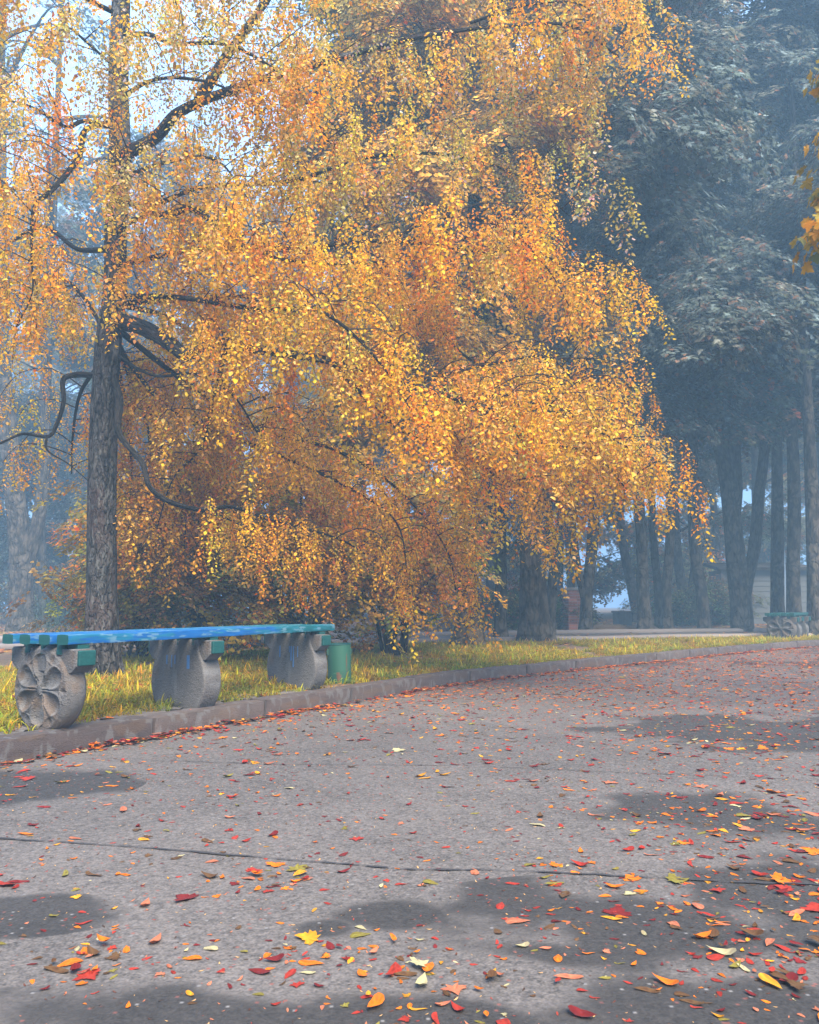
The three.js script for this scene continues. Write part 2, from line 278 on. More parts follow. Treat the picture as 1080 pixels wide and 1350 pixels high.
function spray(build) {                                    // build(add): add(shape, matrix, colour) joins leaves into one geometry with vertex colours
  const pos = [], col = [], q = V();
  build((shape, m, c) => { for (const t of shape.t) for (const k of t) { q.fromArray(shape.v[k]).applyMatrix4(m); pos.push(q.x, q.y, q.z); col.push(c[0], c[1], c[2]); } });
  const g = new THREE.BufferGeometry(); g.setAttribute('position', new THREE.Float32BufferAttribute(pos, 3)); g.setAttribute('color', new THREE.Float32BufferAttribute(col, 3)); g.computeVertexNormals(); return g;
}
const E = new THREE.Euler(), Q = new THREE.Quaternion();
const mat4 = (p, ex, ey, ez, s = 1, order = 'YXZ') => new THREE.Matrix4().compose(p, Q.setFromEuler(E.set(ex, ey, ez, order)), V(s, s, s));
const stemShape = (a, b, w) => ({ v: [[a.x - w, a.y, a.z], [a.x + w, a.y, a.z], [b.x + w, b.y, b.z], [b.x - w, b.y, b.z], [a.x, a.y, a.z - w], [a.x, a.y, a.z + w], [b.x, b.y, b.z + w], [b.x, b.y, b.z - w]], t: [[0, 1, 2], [0, 2, 3], [4, 5, 6], [4, 6, 7]] });
// hanging birch strand, 0.55 m long, leaves in tones from pale to rust
const tintOf = (r, hot) => { const k = r(), b = 0.74 + 0.5 * r(); return k < 0.70 ? [b, b, b] : k < 0.80 ? [b * 0.68, b * 0.7, b * 0.9] : k < 0.96 - hot ? [b * 1.12, b * 1.1, b * 3.4] : [b * 0.9, b * 0.5, b * 0.6]; };  // the pale tints are cream undersides and painted white glints
const strandGeos = [0, 1, 2, 3, 4].map((k) => spray((add) => {
  const r = RNG(300 + k), n = 46, L = 0.55, ax = (r() - 0.5) * 0.2, az = (r() - 0.5) * 0.2; let prev = V(0, 0, 0);
  for (let i = 1; i <= n; i++) {
    const t = i / n, p = V(ax * t * t + 0.03 * Math.sin(t * 7 + k), -L * t, az * t * t + 0.03 * Math.cos(t * 6 + k));
    if (i % 6 === 0) { add(stemShape(prev, p, 0.0016), new THREE.Matrix4(), [0.12, 0.12, 0.2]); prev = p; }
    const s = 0.018 + 0.030 * r() * (0.4 + 0.6 * r()) + 0.006 * r(), yaw = i * 2.4 + r(), off = V(Math.sin(yaw), 0.15 - 0.4 * r(), Math.cos(yaw)).multiplyScalar(0.012 + 0.045 * r());
    add(leafGeo(s, s * 0.82, (r() - 0.4) * 0.5, 0.25 * r()), mat4(p.clone().add(off), Math.PI * (0.62 + 0.36 * r()), yaw, (r() - 0.5) * 0.9), tintOf(r, 0.02));
  }
}));
// flat maple or lime spray spreading about a twig along +x
const sprayGeos = (seed, shape, n, size, L, vary) => [0, 1, 2, 3].map((k) => spray((add) => {
  const r = RNG(seed + k); add(stemShape(V(0, 0, 0), V(L * 0.5, 0.02, 0), 0.004), new THREE.Matrix4(), [0.2, 0.2, 0.25]); add(stemShape(V(L * 0.5, 0.02, 0), V(L, -0.06, 0), 0.003), new THREE.Matrix4(), [0.2, 0.2, 0.25]);
  for (let i = 0; i < n; i++) {
    const t = 0.12 + 0.88 * Math.sqrt(r()), sd = (r() - 0.5) * 2, p = V(L * t, 0.03 - 0.16 * t * t + (r() - 0.5) * 0.10, sd * L * 0.42 * (1.15 - 0.5 * t)), s = size * (0.7 + 0.6 * r()), b = 1 - vary / 2 + vary * r();
    add(shape(s), mat4(p, Math.PI / 2 + 0.25 + 0.7 * r(), Math.PI / 2 - sd * 1.1 + (r() - 0.5) * 0.9, (r() - 0.5) * 0.7), ((q) => q < 0.05 ? [b * 2.6, b * 1.2, b * 0.9] : q < 0.2 ? [b * 1.9, b * 1.95, b * 2.3] : [b, b * (0.92 + 0.14 * r()), b])(r()));  // a share of paler, bluer leaves: sky reflection painted into their colour
  }
}));
const mapleSprays = sprayGeos(700, (s) => lobedLeaf(s * 0.62, 0.15), 36, 0.125, 0.66, 0.9);
const limeSprays = sprayGeos(800, (s) => leafGeo(s, s * 0.9, 0.1, 0.2), 44, 0.062, 0.55, 0.8);
const needleSprays = [0, 1].map((k) => spray((add) => {   // spruce frond: twig with short needles, drooping
  const r = RNG(900 + k); add(stemShape(V(0, 0, 0), V(0.5, -0.1, 0), 0.006), new THREE.Matrix4(), [0.5, 0.4, 0.3]);
  for (let j = -4; j <= 4; j++) for (let i = 0; i < 16; i++) {
    const t = i / 16, p = V(0.08 + 0.42 * Math.abs(j) / 5 * 0.8 + t * 0.1, -0.03 - 0.5 * t * (0.5 + Math.abs(j) * 0.1), j * 0.03 + j * t * 0.02), s = 0.05 + 0.03 * r(), b = 0.6 + 0.7 * r();
    add({ v: [[0, 0, 0], [0.006, s * 0.5, 0], [0, s, 0], [-0.006, s * 0.5, 0]], t: [[0, 1, 2], [0, 2, 3]] }, mat4(p, Math.PI * (0.55 + 0.4 * r()), r() * 6.28, r() - 0.5), [b, b, b]);
  }
}));
const pick = (r, a) => a[Math.min(a.length - 1, Math.floor(r() * a.length))];

// ---------------------------------------------------------------- the weeping birch beside the bench
{
  const base = at(134, 884, 7.6); base.y = VERGE - 0.03;
  const tree = thing('birch_tree', 'tall weeping birch with mottled bark and orange hanging leaves behind the blue bench', 'tree', base);
  const loc = (px, py, d) => at(px, py, d).sub(base);
  const D = 7.6;
  const trunkPts = [V(0, 0, 0), loc(134, 780, D), loc(135, 640, D), loc(138, 520, D), loc(143, 450, D), loc(152, 380, D), loc(153, 300, D), loc(158, 210, D), loc(156, 110, D), loc(160, 0, D), loc(166, -180, D), loc(180, -420, D - 0.1), loc(190, -700, D)];
  mesh('trunk', tube(trunkPts, [0.152, 0.134, 0.128, 0.127, 0.126, 0.11, 0.105, 0.102, 0.097, 0.093, 0.076, 0.05, 0.012], { rings: 150, seg: 28, flare: 0.35, wob: 0.035, seed: 3, vPer: 9 }), M.birch, tree);
  const limbs = [    // [radius start, radius end, leafy from, strand length, points as pixel x, pixel y, distance]
    [0.030, 0.010, 9, 1, [[122, 495, 7.6], [98, 494, 7.55], [85, 499, 7.5], [82, 530, 7.4], [74, 560, 7.4], [60, 575, 7.35], [30, 572, 7.3], [0, 582, 7.2], [-60, 610, 7.1]]],
    [0.012, 0.004, 9, 1, [[62, 574, 7.35], [68, 592, 7.3], [88, 612, 7.25], [112, 634, 7.2]]],
    [0.036, 0.007, 0.55, 0.8, [[150, 500, 7.55], [160, 528, 7.4], [159, 570, 7.3], [170, 597, 7.25], [190, 612, 7.1], [202, 642, 7.0], [224, 660, 6.95], [262, 672, 6.9], [300, 668, 6.85], [350, 682, 6.85], [410, 698, 6.95], [450, 712, 7.1], [485, 730, 7.3]]],
    [0.013, 0.004, 0.15, 1, [[262, 672, 6.9], [300, 685, 7.1], [340, 700, 7.25], [380, 725, 7.3], [405, 750, 7.4]]],
    [0.018, 0.006, 0.6, 1, [[158, 470, 7.5], [180, 487, 7.4], [205, 496, 7.3], [255, 493, 7.2], [300, 520, 7.1], [340, 580, 7.0]]],
    [0.075, 0.012, 0.24, 1, [[152, 420, 7.55], [190, 436, 7.4], [225, 456, 7.2], [250, 467, 7.1], [285, 452, 6.9], [350, 462, 6.7], [450, 478, 6.6], [560, 512, 6.6], [660, 540, 6.7], [740, 545, 6.8], [795, 568, 6.9]]],
    [0.062, 0.012, 0.22, 1, [[162, 205, 7.55], [200, 182, 7.4], [232, 152, 7.2], [262, 133, 7.1], [330, 112, 7.0], [430, 80, 7.0], [540, 50, 7.0], [650, 35, 7.1], [760, 35, 7.2], [815, 75, 7.2]]],
    [0.05, 0.02, 0.2, 1, [[262, 133, 7.1], [290, 84, 7.1], [330, 30, 7.1], [370, -20, 7.1], [450, -120, 7.2], [560, -170, 7.3]]],
    [0.03, 0.008, 0.25, 1, [[152, 48, 7.6], [190, 45, 7.4], [225, 57, 7.2], [300, 60, 7.0], [380, 110, 6.8], [440, 190, 6.7]]],
    [0.028, 0.006, 0.12, 0.9, [[150, 168, 7.6], [110, 168, 7.4], [80, 160, 7.2], [40, 154, 7.0], [5, 145, 6.9], [-50, 160, 6.9]]],
    [0.032, 0.006, 0.2, 0.9, [[154, 160, 7.6], [122, 172, 7.45], [104, 212, 7.2], [70, 246, 7.0], [46, 278, 6.9], [46, 330, 6.8], [40, 390, 6.8], [20, 440, 6.8]]],
    [0.035, 0.008, 0.06, 1, [[160, 262, 7.55], [215, 276, 7.2], [250, 280, 7.0], [300, 312, 6.8], [360, 330, 6.6], [430, 345, 6.5], [500, 350, 6.4]]],
    [0.026, 0.007, 0.06, 1, [[158, 300, 7.5], [260, 262, 7.2], [380, 235, 7.1], [500, 215, 7.2], [620, 212, 7.3], [710, 235, 7.4], [752, 290, 7.5]]],
    [0.026, 0.007, 0.06, 1, [[155, 350, 7.5], [260, 330, 7.1], [400, 330, 6.9], [520, 320, 6.9], [640, 322, 7.0], [715, 345, 7.1], [770, 368, 7.2]]],
    [0.026, 0.007, 0.06, 1, [[152, 400, 7.6], [280, 400, 7.8], [420, 385, 8.0], [540, 420, 8.1], [620, 480, 8.0], [700, 500, 7.9], [800, 512, 7.8]]],
    [0.03, 0.007, 0.06, 1, [[150, 430, 7.6], [230, 500, 7.9], [330, 560, 8.2], [440, 600, 8.5], [530, 650, 8.6], [590, 720, 8.6], [605, 770, 8.5]]],
    [0.03, 0.007, 0.06, 1, [[152, 390, 7.6], [240, 400, 7.0], [340, 400, 6.5], [430, 420, 6.2], [500, 470, 6.1], [540, 540, 6.1]]],
    [0.028, 0.006, 0.06, 1, [[146, 450, 7.6], [240, 540, 8.0], [360, 600, 8.3], [470, 640, 8.4], [520, 700, 8.2], [535, 780, 8.0]]],
    [0.026, 0.006, 0.2, 1, [[560, 512, 6.6], [640, 540, 6.8], [720, 590, 7.0], [790, 610, 7.0], [830, 640, 7.0]]],
    [0.022, 0.005, 0.2, 1, [[440, 480, 6.6], [520, 560, 6.9], [600, 600, 7.2], [670, 640, 7.4], [700, 670, 7.4]]],
    [0.030, 0.006, 0.2, 1, [[158, 20, 7.6], [110, -20, 7.3], [60, -40, 7.1], [0, -30, 6.9], [-60, 0, 6.9]]],
    [0.03, 0.008, 0.2, 1, [[165, -120, 7.6], [300, -150, 7.4], [450, -160, 7.3], [620, -120, 7.3], [760, -70, 7.3], [830, -20, 7.3]]],
    [0.03, 0.008, 0.3, 1, [[138, 330, 7.6], [100, 320, 7.9], [50, 310, 8.1], [0, 330, 8.2], [-50, 370, 8.2]]],
    [0.022, 0.006, 0.35, 1, [[140, 440, 7.6], [110, 400, 8.0], [80, 380, 8.3], [50, 400, 8.5], [20, 440, 8.6]]],
    [0.022, 0.006, 0.2, 1, [[300, 452, 6.9], [280, 540, 7.6], [260, 600, 8.0], [230, 640, 8.1], [200, 690, 8.1]]],
    [0.028, 0.006, 0.15, 1, [[150, 430, 7.7], [195, 440, 8.3], [235, 480, 8.8], [260, 540, 9.0], [280, 620, 9.1], [290, 700, 9.1]]],
    [0.028, 0.006, 0.15, 1, [[150, 400, 7.7], [220, 420, 8.5], [300, 470, 9.1], [360, 540, 9.3], [400, 620, 9.4], [420, 700, 9.4]]],
    [0.024, 0.006, 0.1, 1, [[148, 445, 7.7], [180, 500, 8.3], [195, 560, 8.6], [190, 640, 8.7], [185, 700, 8.7]]],
    [0.020, 0.006, 0.05, 1, [[158, 130, 7.6], [200, 108, 7.2], [250, 98, 6.9], [300, 120, 6.8], [345, 170, 6.8]]],
    [0.018, 0.006, 0.1, 1, [[155, 92, 7.6], [118, 62, 7.3], [85, 48, 7.1], [60, 70, 7.0]]],
    [0.020, 0.006, 0.05, 1, [[160, 235, 7.5], [220, 205, 7.1], [280, 212, 6.9], [325, 250, 6.8]]],
    [0.016, 0.005, 0.05, 1, [[160, -10, 7.6], [210, -30, 7.2], [260, -30, 7.0], [310, -10, 6.9]]],
    [0.014, 0.005, 0.05, 1, [[640, 545, 6.7], [720, 530, 6.75], [785, 550, 6.8], [828, 578, 6.9], [845, 605, 6.9]]],
    [0.014, 0.005, 0.05, 1, [[560, 500, 6.7], [650, 470, 7.0], [720, 480, 7.2], [780, 520, 7.2]]],
    [0.014, 0.005, 0.05, 1, [[620, 30, 7.1], [700, 10, 7.1], [765, 20, 7.2], [795, 50, 7.2]]],
    [0.016, 0.005, 0.05, 1, [[500, 320, 6.9], [600, 290, 7.0], [670, 310, 7.1], [720, 350, 7.1], [745, 400, 7.1]]],
    [0.024, 0.006, 0.15, 1, [[150, 440, 7.7], [190, 520, 8.3], [225, 600, 8.6], [240, 680, 8.6], [245, 730, 8.6]]],
    [0.022, 0.006, 0.2, 1, [[148, 450, 7.7], [172, 560, 8.6], [176, 640, 9.0], [172, 710, 9.0]]],
    [0.022, 0.006, 0.35, 0.9, [[140, 470, 7.65], [112, 520, 8.0], [96, 570, 8.2], [90, 620, 8.2]]],
  ];
  const items = [[], [], [], [], []], twigs = [], r = RNG(41);
  const palette = [[0.80, 0.39, 0.012], [0.78, 0.43, 0.018], [0.68, 0.40, 0.03], [0.82, 0.35, 0.008], [0.58, 0.36, 0.035]];
  const hang = (p, s, yaw, lean, c, f) => { items[r() * 5 | 0].push([mat4(p, lean * (r() - 0.5), yaw, lean * (r() - 0.5), s), rgb(c.map((q) => Math.min(0.85, q * f * (0.8 + 0.4 * r()))))]); };
  const pale = [[0.56, 0.40, 0.07], [0.48, 0.37, 0.09], [0.64, 0.40, 0.04], [0.40, 0.33, 0.09]];  // palette for upper limbs, haze of the crown painted into the leaf colour
  limbs.forEach(([ra, rb, from, sl, px], li) => {
    const pts = px.map(([x, y, dd], k) => loc(x + (k ? 14 * (r() - 0.5) : 0), y + (k && li > 8 ? 26 * (r() - 0.5) : 0), dd)), cur = new THREE.CatmullRomCurve3(pts, false, 'centripetal'), len = cur.getLength();
    mesh('limb', tube(pts, [ra, ra * 0.8, (ra + rb) / 2, rb * 1.4, rb], { rings: 30 + len * 22 | 0, seg: ra > 0.03 ? 12 : 8, wob: ra > 0.045 ? 0.07 : 0.13, seed: 60 + li, vPer: ra > 0.045 ? 9 : 0.8 }), ra > 0.045 ? M.birch : M.limb, tree);
    if (from > 1) return;
    const low = px[px.length - 1][1] > 690, high = px[px.length >> 1][1] < 235, warm = [palette[3], palette[3], palette[0], [0.72, 0.26, 0.014]];
    for (let s = from * len; s < len; s += high ? 0.145 : 0.125) {
      const t = s / len, p = cur.getPointAt(t), tg = cur.getTangentAt(t), clump = 0.84 + 0.42 * r(), hue = pick(r, high && r() < 0.7 ? pale : low && r() < 1.6 * t - 0.5 ? warm : palette);
      const yaw = Math.atan2(tg.z, tg.x) + (r() - 0.5) * 3.6, L = (0.35 + 0.75 * r()) * (1.1 - 0.3 * t) * (low ? 0.62 : 1), up = 0.25 * r() * L;
      const q = [p, p.clone().add(V(Math.cos(yaw) * L * 0.4, up, Math.sin(yaw) * L * 0.4)), p.clone().add(V(Math.cos(yaw) * L * 0.8, up * 0.4, Math.sin(yaw) * L * 0.8)), p.clone().add(V(Math.cos(yaw) * L, -0.25 * L, Math.sin(yaw) * L))];
      twigs.push(tube(q, [0.007, 0.0045, 0.003], { rings: 6, seg: 4, wob: 0, seed: 1 }));
      const sub = new THREE.CatmullRomCurve3(q), n = 4 + 6 * L | 0;
      for (let k = 0; k < n; k++) { const w = sub.getPoint(0.12 + 0.88 * (k + r()) / n); hang(w, (0.5 + 0.75 * r()) * sl, r() * 6.28, 0.55, r() < 0.75 ? hue : pick(r, palette), clump); }
    }
  });
  // fine trailing ends at the outline of the crown
  const tw = mesh('twigs', mergeGeometries(twigs), M.twig, tree); tw.userData.kind = 'stuff';
  items.forEach((it, k) => instanced('foliage', strandGeos[k], M.leaf, it, tree));
}

// ---------------------------------------------------------------- park trees
function parkTree({ name, label, px, py, depth, dia, height = 17, crownBase = 4.5, R = 3.6, n = 900, sprays = mapleSprays, color = [[0.055, 0.075, 0.03]], bark = M.bark, stems, seed, scale = 1, flat = 0.35, group, flare = 0.4, limbsN = 12 }) {
  const r = RNG(seed), base = py ? onGround(px, py, VERGE) : at(px, HORIZON, depth); base.y = VERGE - 0.03; const d = -base.z;
  const tree = thing(name, label, 'tree', base, 0, group), loc = (x, y, dd = d) => at(x, y, dd).sub(base);
  stems = (stems || [[[px, 0]]]);
  const axes = [];
  stems.forEach((st, si) => {
    let pts = st.filter((q) => q.length > 2 || q[1] > 0).map(([x, y, dd]) => loc(x, y, d + (dd || 0)));
    if (si === 0) pts.unshift(V(0, 0, 0));
    const last = pts[pts.length - 1], prev = pts.length > 1 ? pts[pts.length - 2] : V(0, -1, 0), dir = last.clone().sub(prev).setY(0).multiplyScalar(0.25);
    let y = last.y; const lean = V((r() - 0.5) * 0.5, 0, (r() - 0.5) * 0.5);
    while (y < height - 1) { y += 2; const q = pts[pts.length - 1].clone().add(dir).addScaledVector(lean, 0.4); q.y = Math.min(y, height); pts.push(q); }
    const rad = dia / 2 * (si ? 0.62 : 1), rr = pts.map((p) => Math.max(0.02, rad * (1 - 0.85 * Math.max(0, p.y / height))));
    if (si === 0) rr[0] = rad;
    mesh(si ? 'stem' : 'trunk', tube(pts, rr, { rings: 50, seg: 16, flare: si ? 0 : flare, wob: 0.035, seed: seed + si, vPer: 1.6, uRep: Math.max(1, Math.round(dia * 3)) }), bark, tree);
    axes.push(new THREE.CatmullRomCurve3(pts));
  });
  const items = [[], [], [], []], tw = [], per = Math.ceil(n / limbsN);
  for (let i = 0; i < limbsN; i++) {
    const ax = axes[i % axes.length], f = (i + 0.5) / limbsN, y0 = crownBase * 0.8 + (height - crownBase * 0.9) * Math.pow(f, 0.9) * 0.9;
    let t = 0; for (let k = 0; k <= 60; k++) if (ax.getPoint(k / 60).y <= y0) t = k / 60;
    const p = ax.getPoint(t), az = i * 2.39996 + r(), prof = Math.sqrt(Math.max(0.08, 1 - Math.pow((f - 0.32) / 0.72, 2))), L = R * prof * (0.8 + 0.35 * r());
    const dx = Math.cos(az), dz = Math.sin(az), rise = L * (0.25 + 0.3 * f);
    const q = [p, p.clone().add(V(dx * L * 0.35, rise * 0.6, dz * L * 0.35)), p.clone().add(V(dx * L * 0.75, rise, dz * L * 0.75)), p.clone().add(V(dx * L, rise * 0.75, dz * L))], lc = new THREE.CatmullRomCurve3(q);
    mesh('limb', tube(q, [dia * 0.14, dia * 0.08, 0.025, 0.012], { rings: 14, seg: 7, wob: 0.06, seed: seed + i, vPer: 1.6 }), bark, tree);
    const nb = Math.ceil(per / 9);
    for (let b = 0; b < nb; b++) {
      const bt = 0.18 + 0.82 * Math.sqrt((b + r()) / nb), bp = lc.getPoint(bt), ba = az + (r() - 0.5) * 3.4, bl = (0.5 + 0.9 * r()) * (0.5 + R * 0.14), rise2 = (r() - 0.62) * 1.5;
      const be = bp.clone().add(V(Math.cos(ba) * bl, rise2, Math.sin(ba) * bl));
      tw.push(tube([bp, bp.clone().lerp(be, 0.5).add(V(0, 0.12, 0)), be], [0.018, 0.011, 0.006], { rings: 4, seg: 4, wob: 0 }));
      for (let k = 0; k < 9; k++) {
        const w = bp.clone().lerp(be, 0.15 + 0.95 * r()).add(V((r() - 0.5) * 0.5, (r() - 0.5) * 0.35, (r() - 0.5) * 0.5)), c = pick(r, color), v = 0.5 + 1.1 * r();
        if (w.y < crownBase * 0.82) continue;
        items[r() * 4 | 0].push([mat4(w, (r() - 0.5) * flat * 2, -ba + (r() - 0.5) * 2.6, -0.15 - 0.5 * r(), scale * (0.8 + 0.55 * r())), rgb(c.map((e) => e * v))]);
      }
    }
  }
  mesh('twigs', mergeGeometries(tw), M.twig, tree).userData.kind = 'stuff';
  items.forEach((it, k) => it.length && instanced('foliage', sprays[k], M.leaf, it, tree));
  return tree;
}
const G1 = [[0.08, 0.10, 0.082], [0.092, 0.11, 0.086], [0.075, 0.095, 0.083], [0.11, 0.108, 0.075], [0.08, 0.096, 0.08]];
const G2 = [[0.06, 0.08, 0.05], [0.085, 0.085, 0.045], [0.13, 0.08, 0.045], [0.052, 0.072, 0.045]];
const Y1 = [[0.42, 0.25, 0.035], [0.36, 0.24, 0.05], [0.48, 0.26, 0.03], [0.26, 0.20, 0.05]];
parkTree({ name: 'linden_tree', label: 'yellow-leaved linden with brown flared trunk rising behind the hanging orange birch strands', px: 620, py: 851, dia: 0.36, height: 14, crownBase: 3.0, R: 2.2, n: 2600, sprays: limeSprays, color: Y1, bark: M.barkBrown, stems: [[[618, 800], [613, 740], [612, 640]]], seed: 11, flare: 0.7, limbsN: 18, scale: 1.1 });
parkTree({ name: 'linden_tree', label: 'thick dark trunk with flared foot at the edge of the side path', px: 705, py: 846, dia: 0.5, height: 17, crownBase: 5.2, R: 3.6, n: 1800, color: G1, stems: [[[703, 780], [702, 720], [700, 640]]], seed: 12, flare: 0.45, limbsN: 14 });
parkTree({ name: 'maple_tree', label: 'slim bowed trunk just behind the thick flared trunk', px: 724, py: 836, dia: 0.24, height: 16, crownBase: 5.5, R: 3.2, n: 1000, color: G1, stems: [[[727, 790], [730, 740], [724, 690]]], seed: 13 });
parkTree({ name: 'maple_tree', label: 'forked trunk like a narrow V beside the low brick pier', px: 772, py: 834, dia: 0.30, height: 17, crownBase: 5.6, R: 3.4, n: 1500, color: G1, stems: [[[774, 785], [780, 730], [784, 650]], [[772, 795, 0], [764, 760, 0], [755, 690, 0], [752, 620, 0]]], seed: 14, flare: 0.2 });
parkTree({ name: 'maple_tree', label: 'straight grey trunk next to a paler slim trunk beyond the side path', px: 851, py: 832.5, dia: 0.32, height: 16, crownBase: 5.8, R: 3.2, n: 1500, color: G2, stems: [[[848, 780], [846, 720]]], seed: 15 });
parkTree({ name: 'maple_tree', label: 'paler slim trunk between two darker trunks beyond the side path', px: 869, depth: 22.5, dia: 0.25, height: 15, crownBase: 5.8, R: 3, n: 900, color: G2, stems: [[[868, 780], [862, 720]]], seed: 16 });
parkTree({ name: 'maple_tree', label: 'slender dark trunk with a kink leaning up beside the paler slim trunk', px: 880, py: 831.5, dia: 0.26, height: 17, crownBase: 6.2, R: 3, n: 1300, color: G2, stems: [[[879, 780], [883, 720], [884, 660]]], seed: 17 });
parkTree({ name: 'maple_tree', label: 'single dark trunk that bends sideways at mid height, left of the big forked maple', px: 929, py: 832, dia: 0.31, height: 18, crownBase: 6.3, R: 3.6, n: 2200, color: G1, stems: [[[925, 780], [917, 730], [914, 680], [914, 600]]], seed: 18, flare: 0.15 });
parkTree({ name: 'maple_tree', label: 'big dark maple forking low into two heavy upright stems', px: 979, py: 832, dia: 0.52, height: 19, crownBase: 6.2, R: 4.2, n: 3000, color: G1, stems: [[[977, 790], [970, 740], [966, 690], [958, 620], [944, 555]], [[979, 805, 0], [986, 765, 0], [995, 720, 0], [1000, 660, 0], [1008, 590, 0]], [[966, 700, 0], [972, 650, 0], [970, 590, 0]]], seed: 19, flare: 0.15, limbsN: 18 });
parkTree({ name: 'maple_tree', label: 'straight dark trunk rising directly behind the far bench beside the thin lamp post', px: 1024, depth: 19.5, dia: 0.33, height: 17, crownBase: 6.0, R: 3.5, n: 1800, color: G1, stems: [[[1025, 760], [1025, 640]]], seed: 20 });
parkTree({ name: 'maple_tree', label: 'trunk on the other side of the thin lamp post, behind the far bench', px: 1046, depth: 18.8, dia: 0.33, height: 18, crownBase: 5.8, R: 3.5, n: 1800, color: G1, stems: [[[1046, 760], [1047, 640]]], seed: 21 });
parkTree({ name: 'maple_tree', label: 'dark maple trunk just past the end of the far bench', px: 1074, py: 839, dia: 0.30, height: 18, crownBase: 5.6, R: 3.8, n: 2200, color: G1, stems: [[[1073, 760], [1070, 640]]], seed: 22, flare: 0.2 });
parkTree({ name: 'maple_tree', label: 'faint far trunk leaning beside the gap of bright fog', px: 842, depth: 31, dia: 0.4, height: 18, crownBase: 5, R: 4, n: 1200, color: G1, stems: [[[832, 770], [822, 720]]], seed: 23 });
parkTree({ name: 'maple_tree', label: 'faint twin-stemmed tree seen between the kinked and the bent trunks', px: 906, depth: 30, dia: 0.4, height: 17, crownBase: 3.6, R: 4, n: 1300, color: G2, stems: [[[900, 780], [893, 730]], [[906, 800, 0], [914, 750, 0], [916, 700, 0]]], seed: 24 });
parkTree({ name: 'maple_tree', label: 'hazy big forked trunk behind the carved end of the blue bench', px: 30, depth: 21, dia: 0.62, height: 20, crownBase: 9, R: 3.4, n: 260, color: G1, stems: [[[28, 740], [22, 670], [10, 560], [0, 420]], [[34, 760, 0], [46, 710, 0], [56, 650, 0], [60, 520, 0]]], seed: 25 });
parkTree({ name: 'maple_tree', label: 'slim hazy trunk between the big forked trunk and the birch', px: 58, depth: 24, dia: 0.26, height: 17, crownBase: 8, R: 2.8, n: 240, color: G2, stems: [[[56, 740], [54, 640]]], seed: 26 });
parkTree({ name: 'maple_tree', label: 'pale slim trunk right behind the weeping birch', px: 172, depth: 25, dia: 0.34, height: 17, crownBase: 6, R: 3, n: 700, color: G2, stems: [[[171, 740]]], seed: 27 });
// the wood farther back, tree by tree
[[-60, 33, 'beyond the left end of the blue bench'], [105, 40, 'in the fog left of the birch trunk'], [250, 34, 'behind the shrubs at the bench'], [360, 40, 'behind the far end of the bench'], [470, 33, 'behind the green bin'], [560, 37, 'between bin and yellow linden'], [650, 32, 'behind the spruce'], [735, 38, 'behind the slim bowed trunk'], [950, 40, 'behind the bent trunk'], [1000, 38, 'behind the big forked maple'], [1090, 34, 'past the trunk at the far bench'], [1160, 28, 'right of the far bench']].forEach(([px, depth, where], i) =>
  parkTree({ name: 'distant_tree', label: `tall tree faint in the blue fog ${where}`, px, depth, dia: 0.45, height: 19 + (i * 7 % 5), crownBase: (i < 3 ? 5 : 7.2) + (i % 3) * 0.7, R: 4.2, n: i < 2 ? 320 : 1300, scale: 1.35, color: i % 2 ? G1 : [[0.20, 0.15, 0.05], [0.14, 0.12, 0.05], [0.10, 0.11, 0.06]], seed: 60 + i, group: 'trees fading into the fog', limbsN: 13 }));

for (let i = 0; i < 22; i++) {
  const px = -260 + i * 78 + (i * 37 % 30);
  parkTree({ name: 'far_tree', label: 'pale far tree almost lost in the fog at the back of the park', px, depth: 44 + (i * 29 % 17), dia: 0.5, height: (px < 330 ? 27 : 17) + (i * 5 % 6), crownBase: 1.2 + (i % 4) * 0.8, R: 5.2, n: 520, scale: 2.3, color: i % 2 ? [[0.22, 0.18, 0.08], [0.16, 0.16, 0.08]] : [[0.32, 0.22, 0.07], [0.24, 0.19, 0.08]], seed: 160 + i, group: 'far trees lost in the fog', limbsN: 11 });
}
[[-50, 29, 'left of the forked hazy trunk'], [85, 31, 'between forked hazy trunk and birch'], [130, 28, 'straight behind the birch foot']].forEach(([px, depth, where], i) =>
  parkTree({ name: 'understorey_tree', label: `low branching grey-green tree in the fog ${where}`, px, depth, dia: 0.2, height: 8 + i, crownBase: 1.6, R: 3.2, n: 700, scale: 1.2, color: G1, seed: 260 + i, group: 'understorey trees in the fog' }));
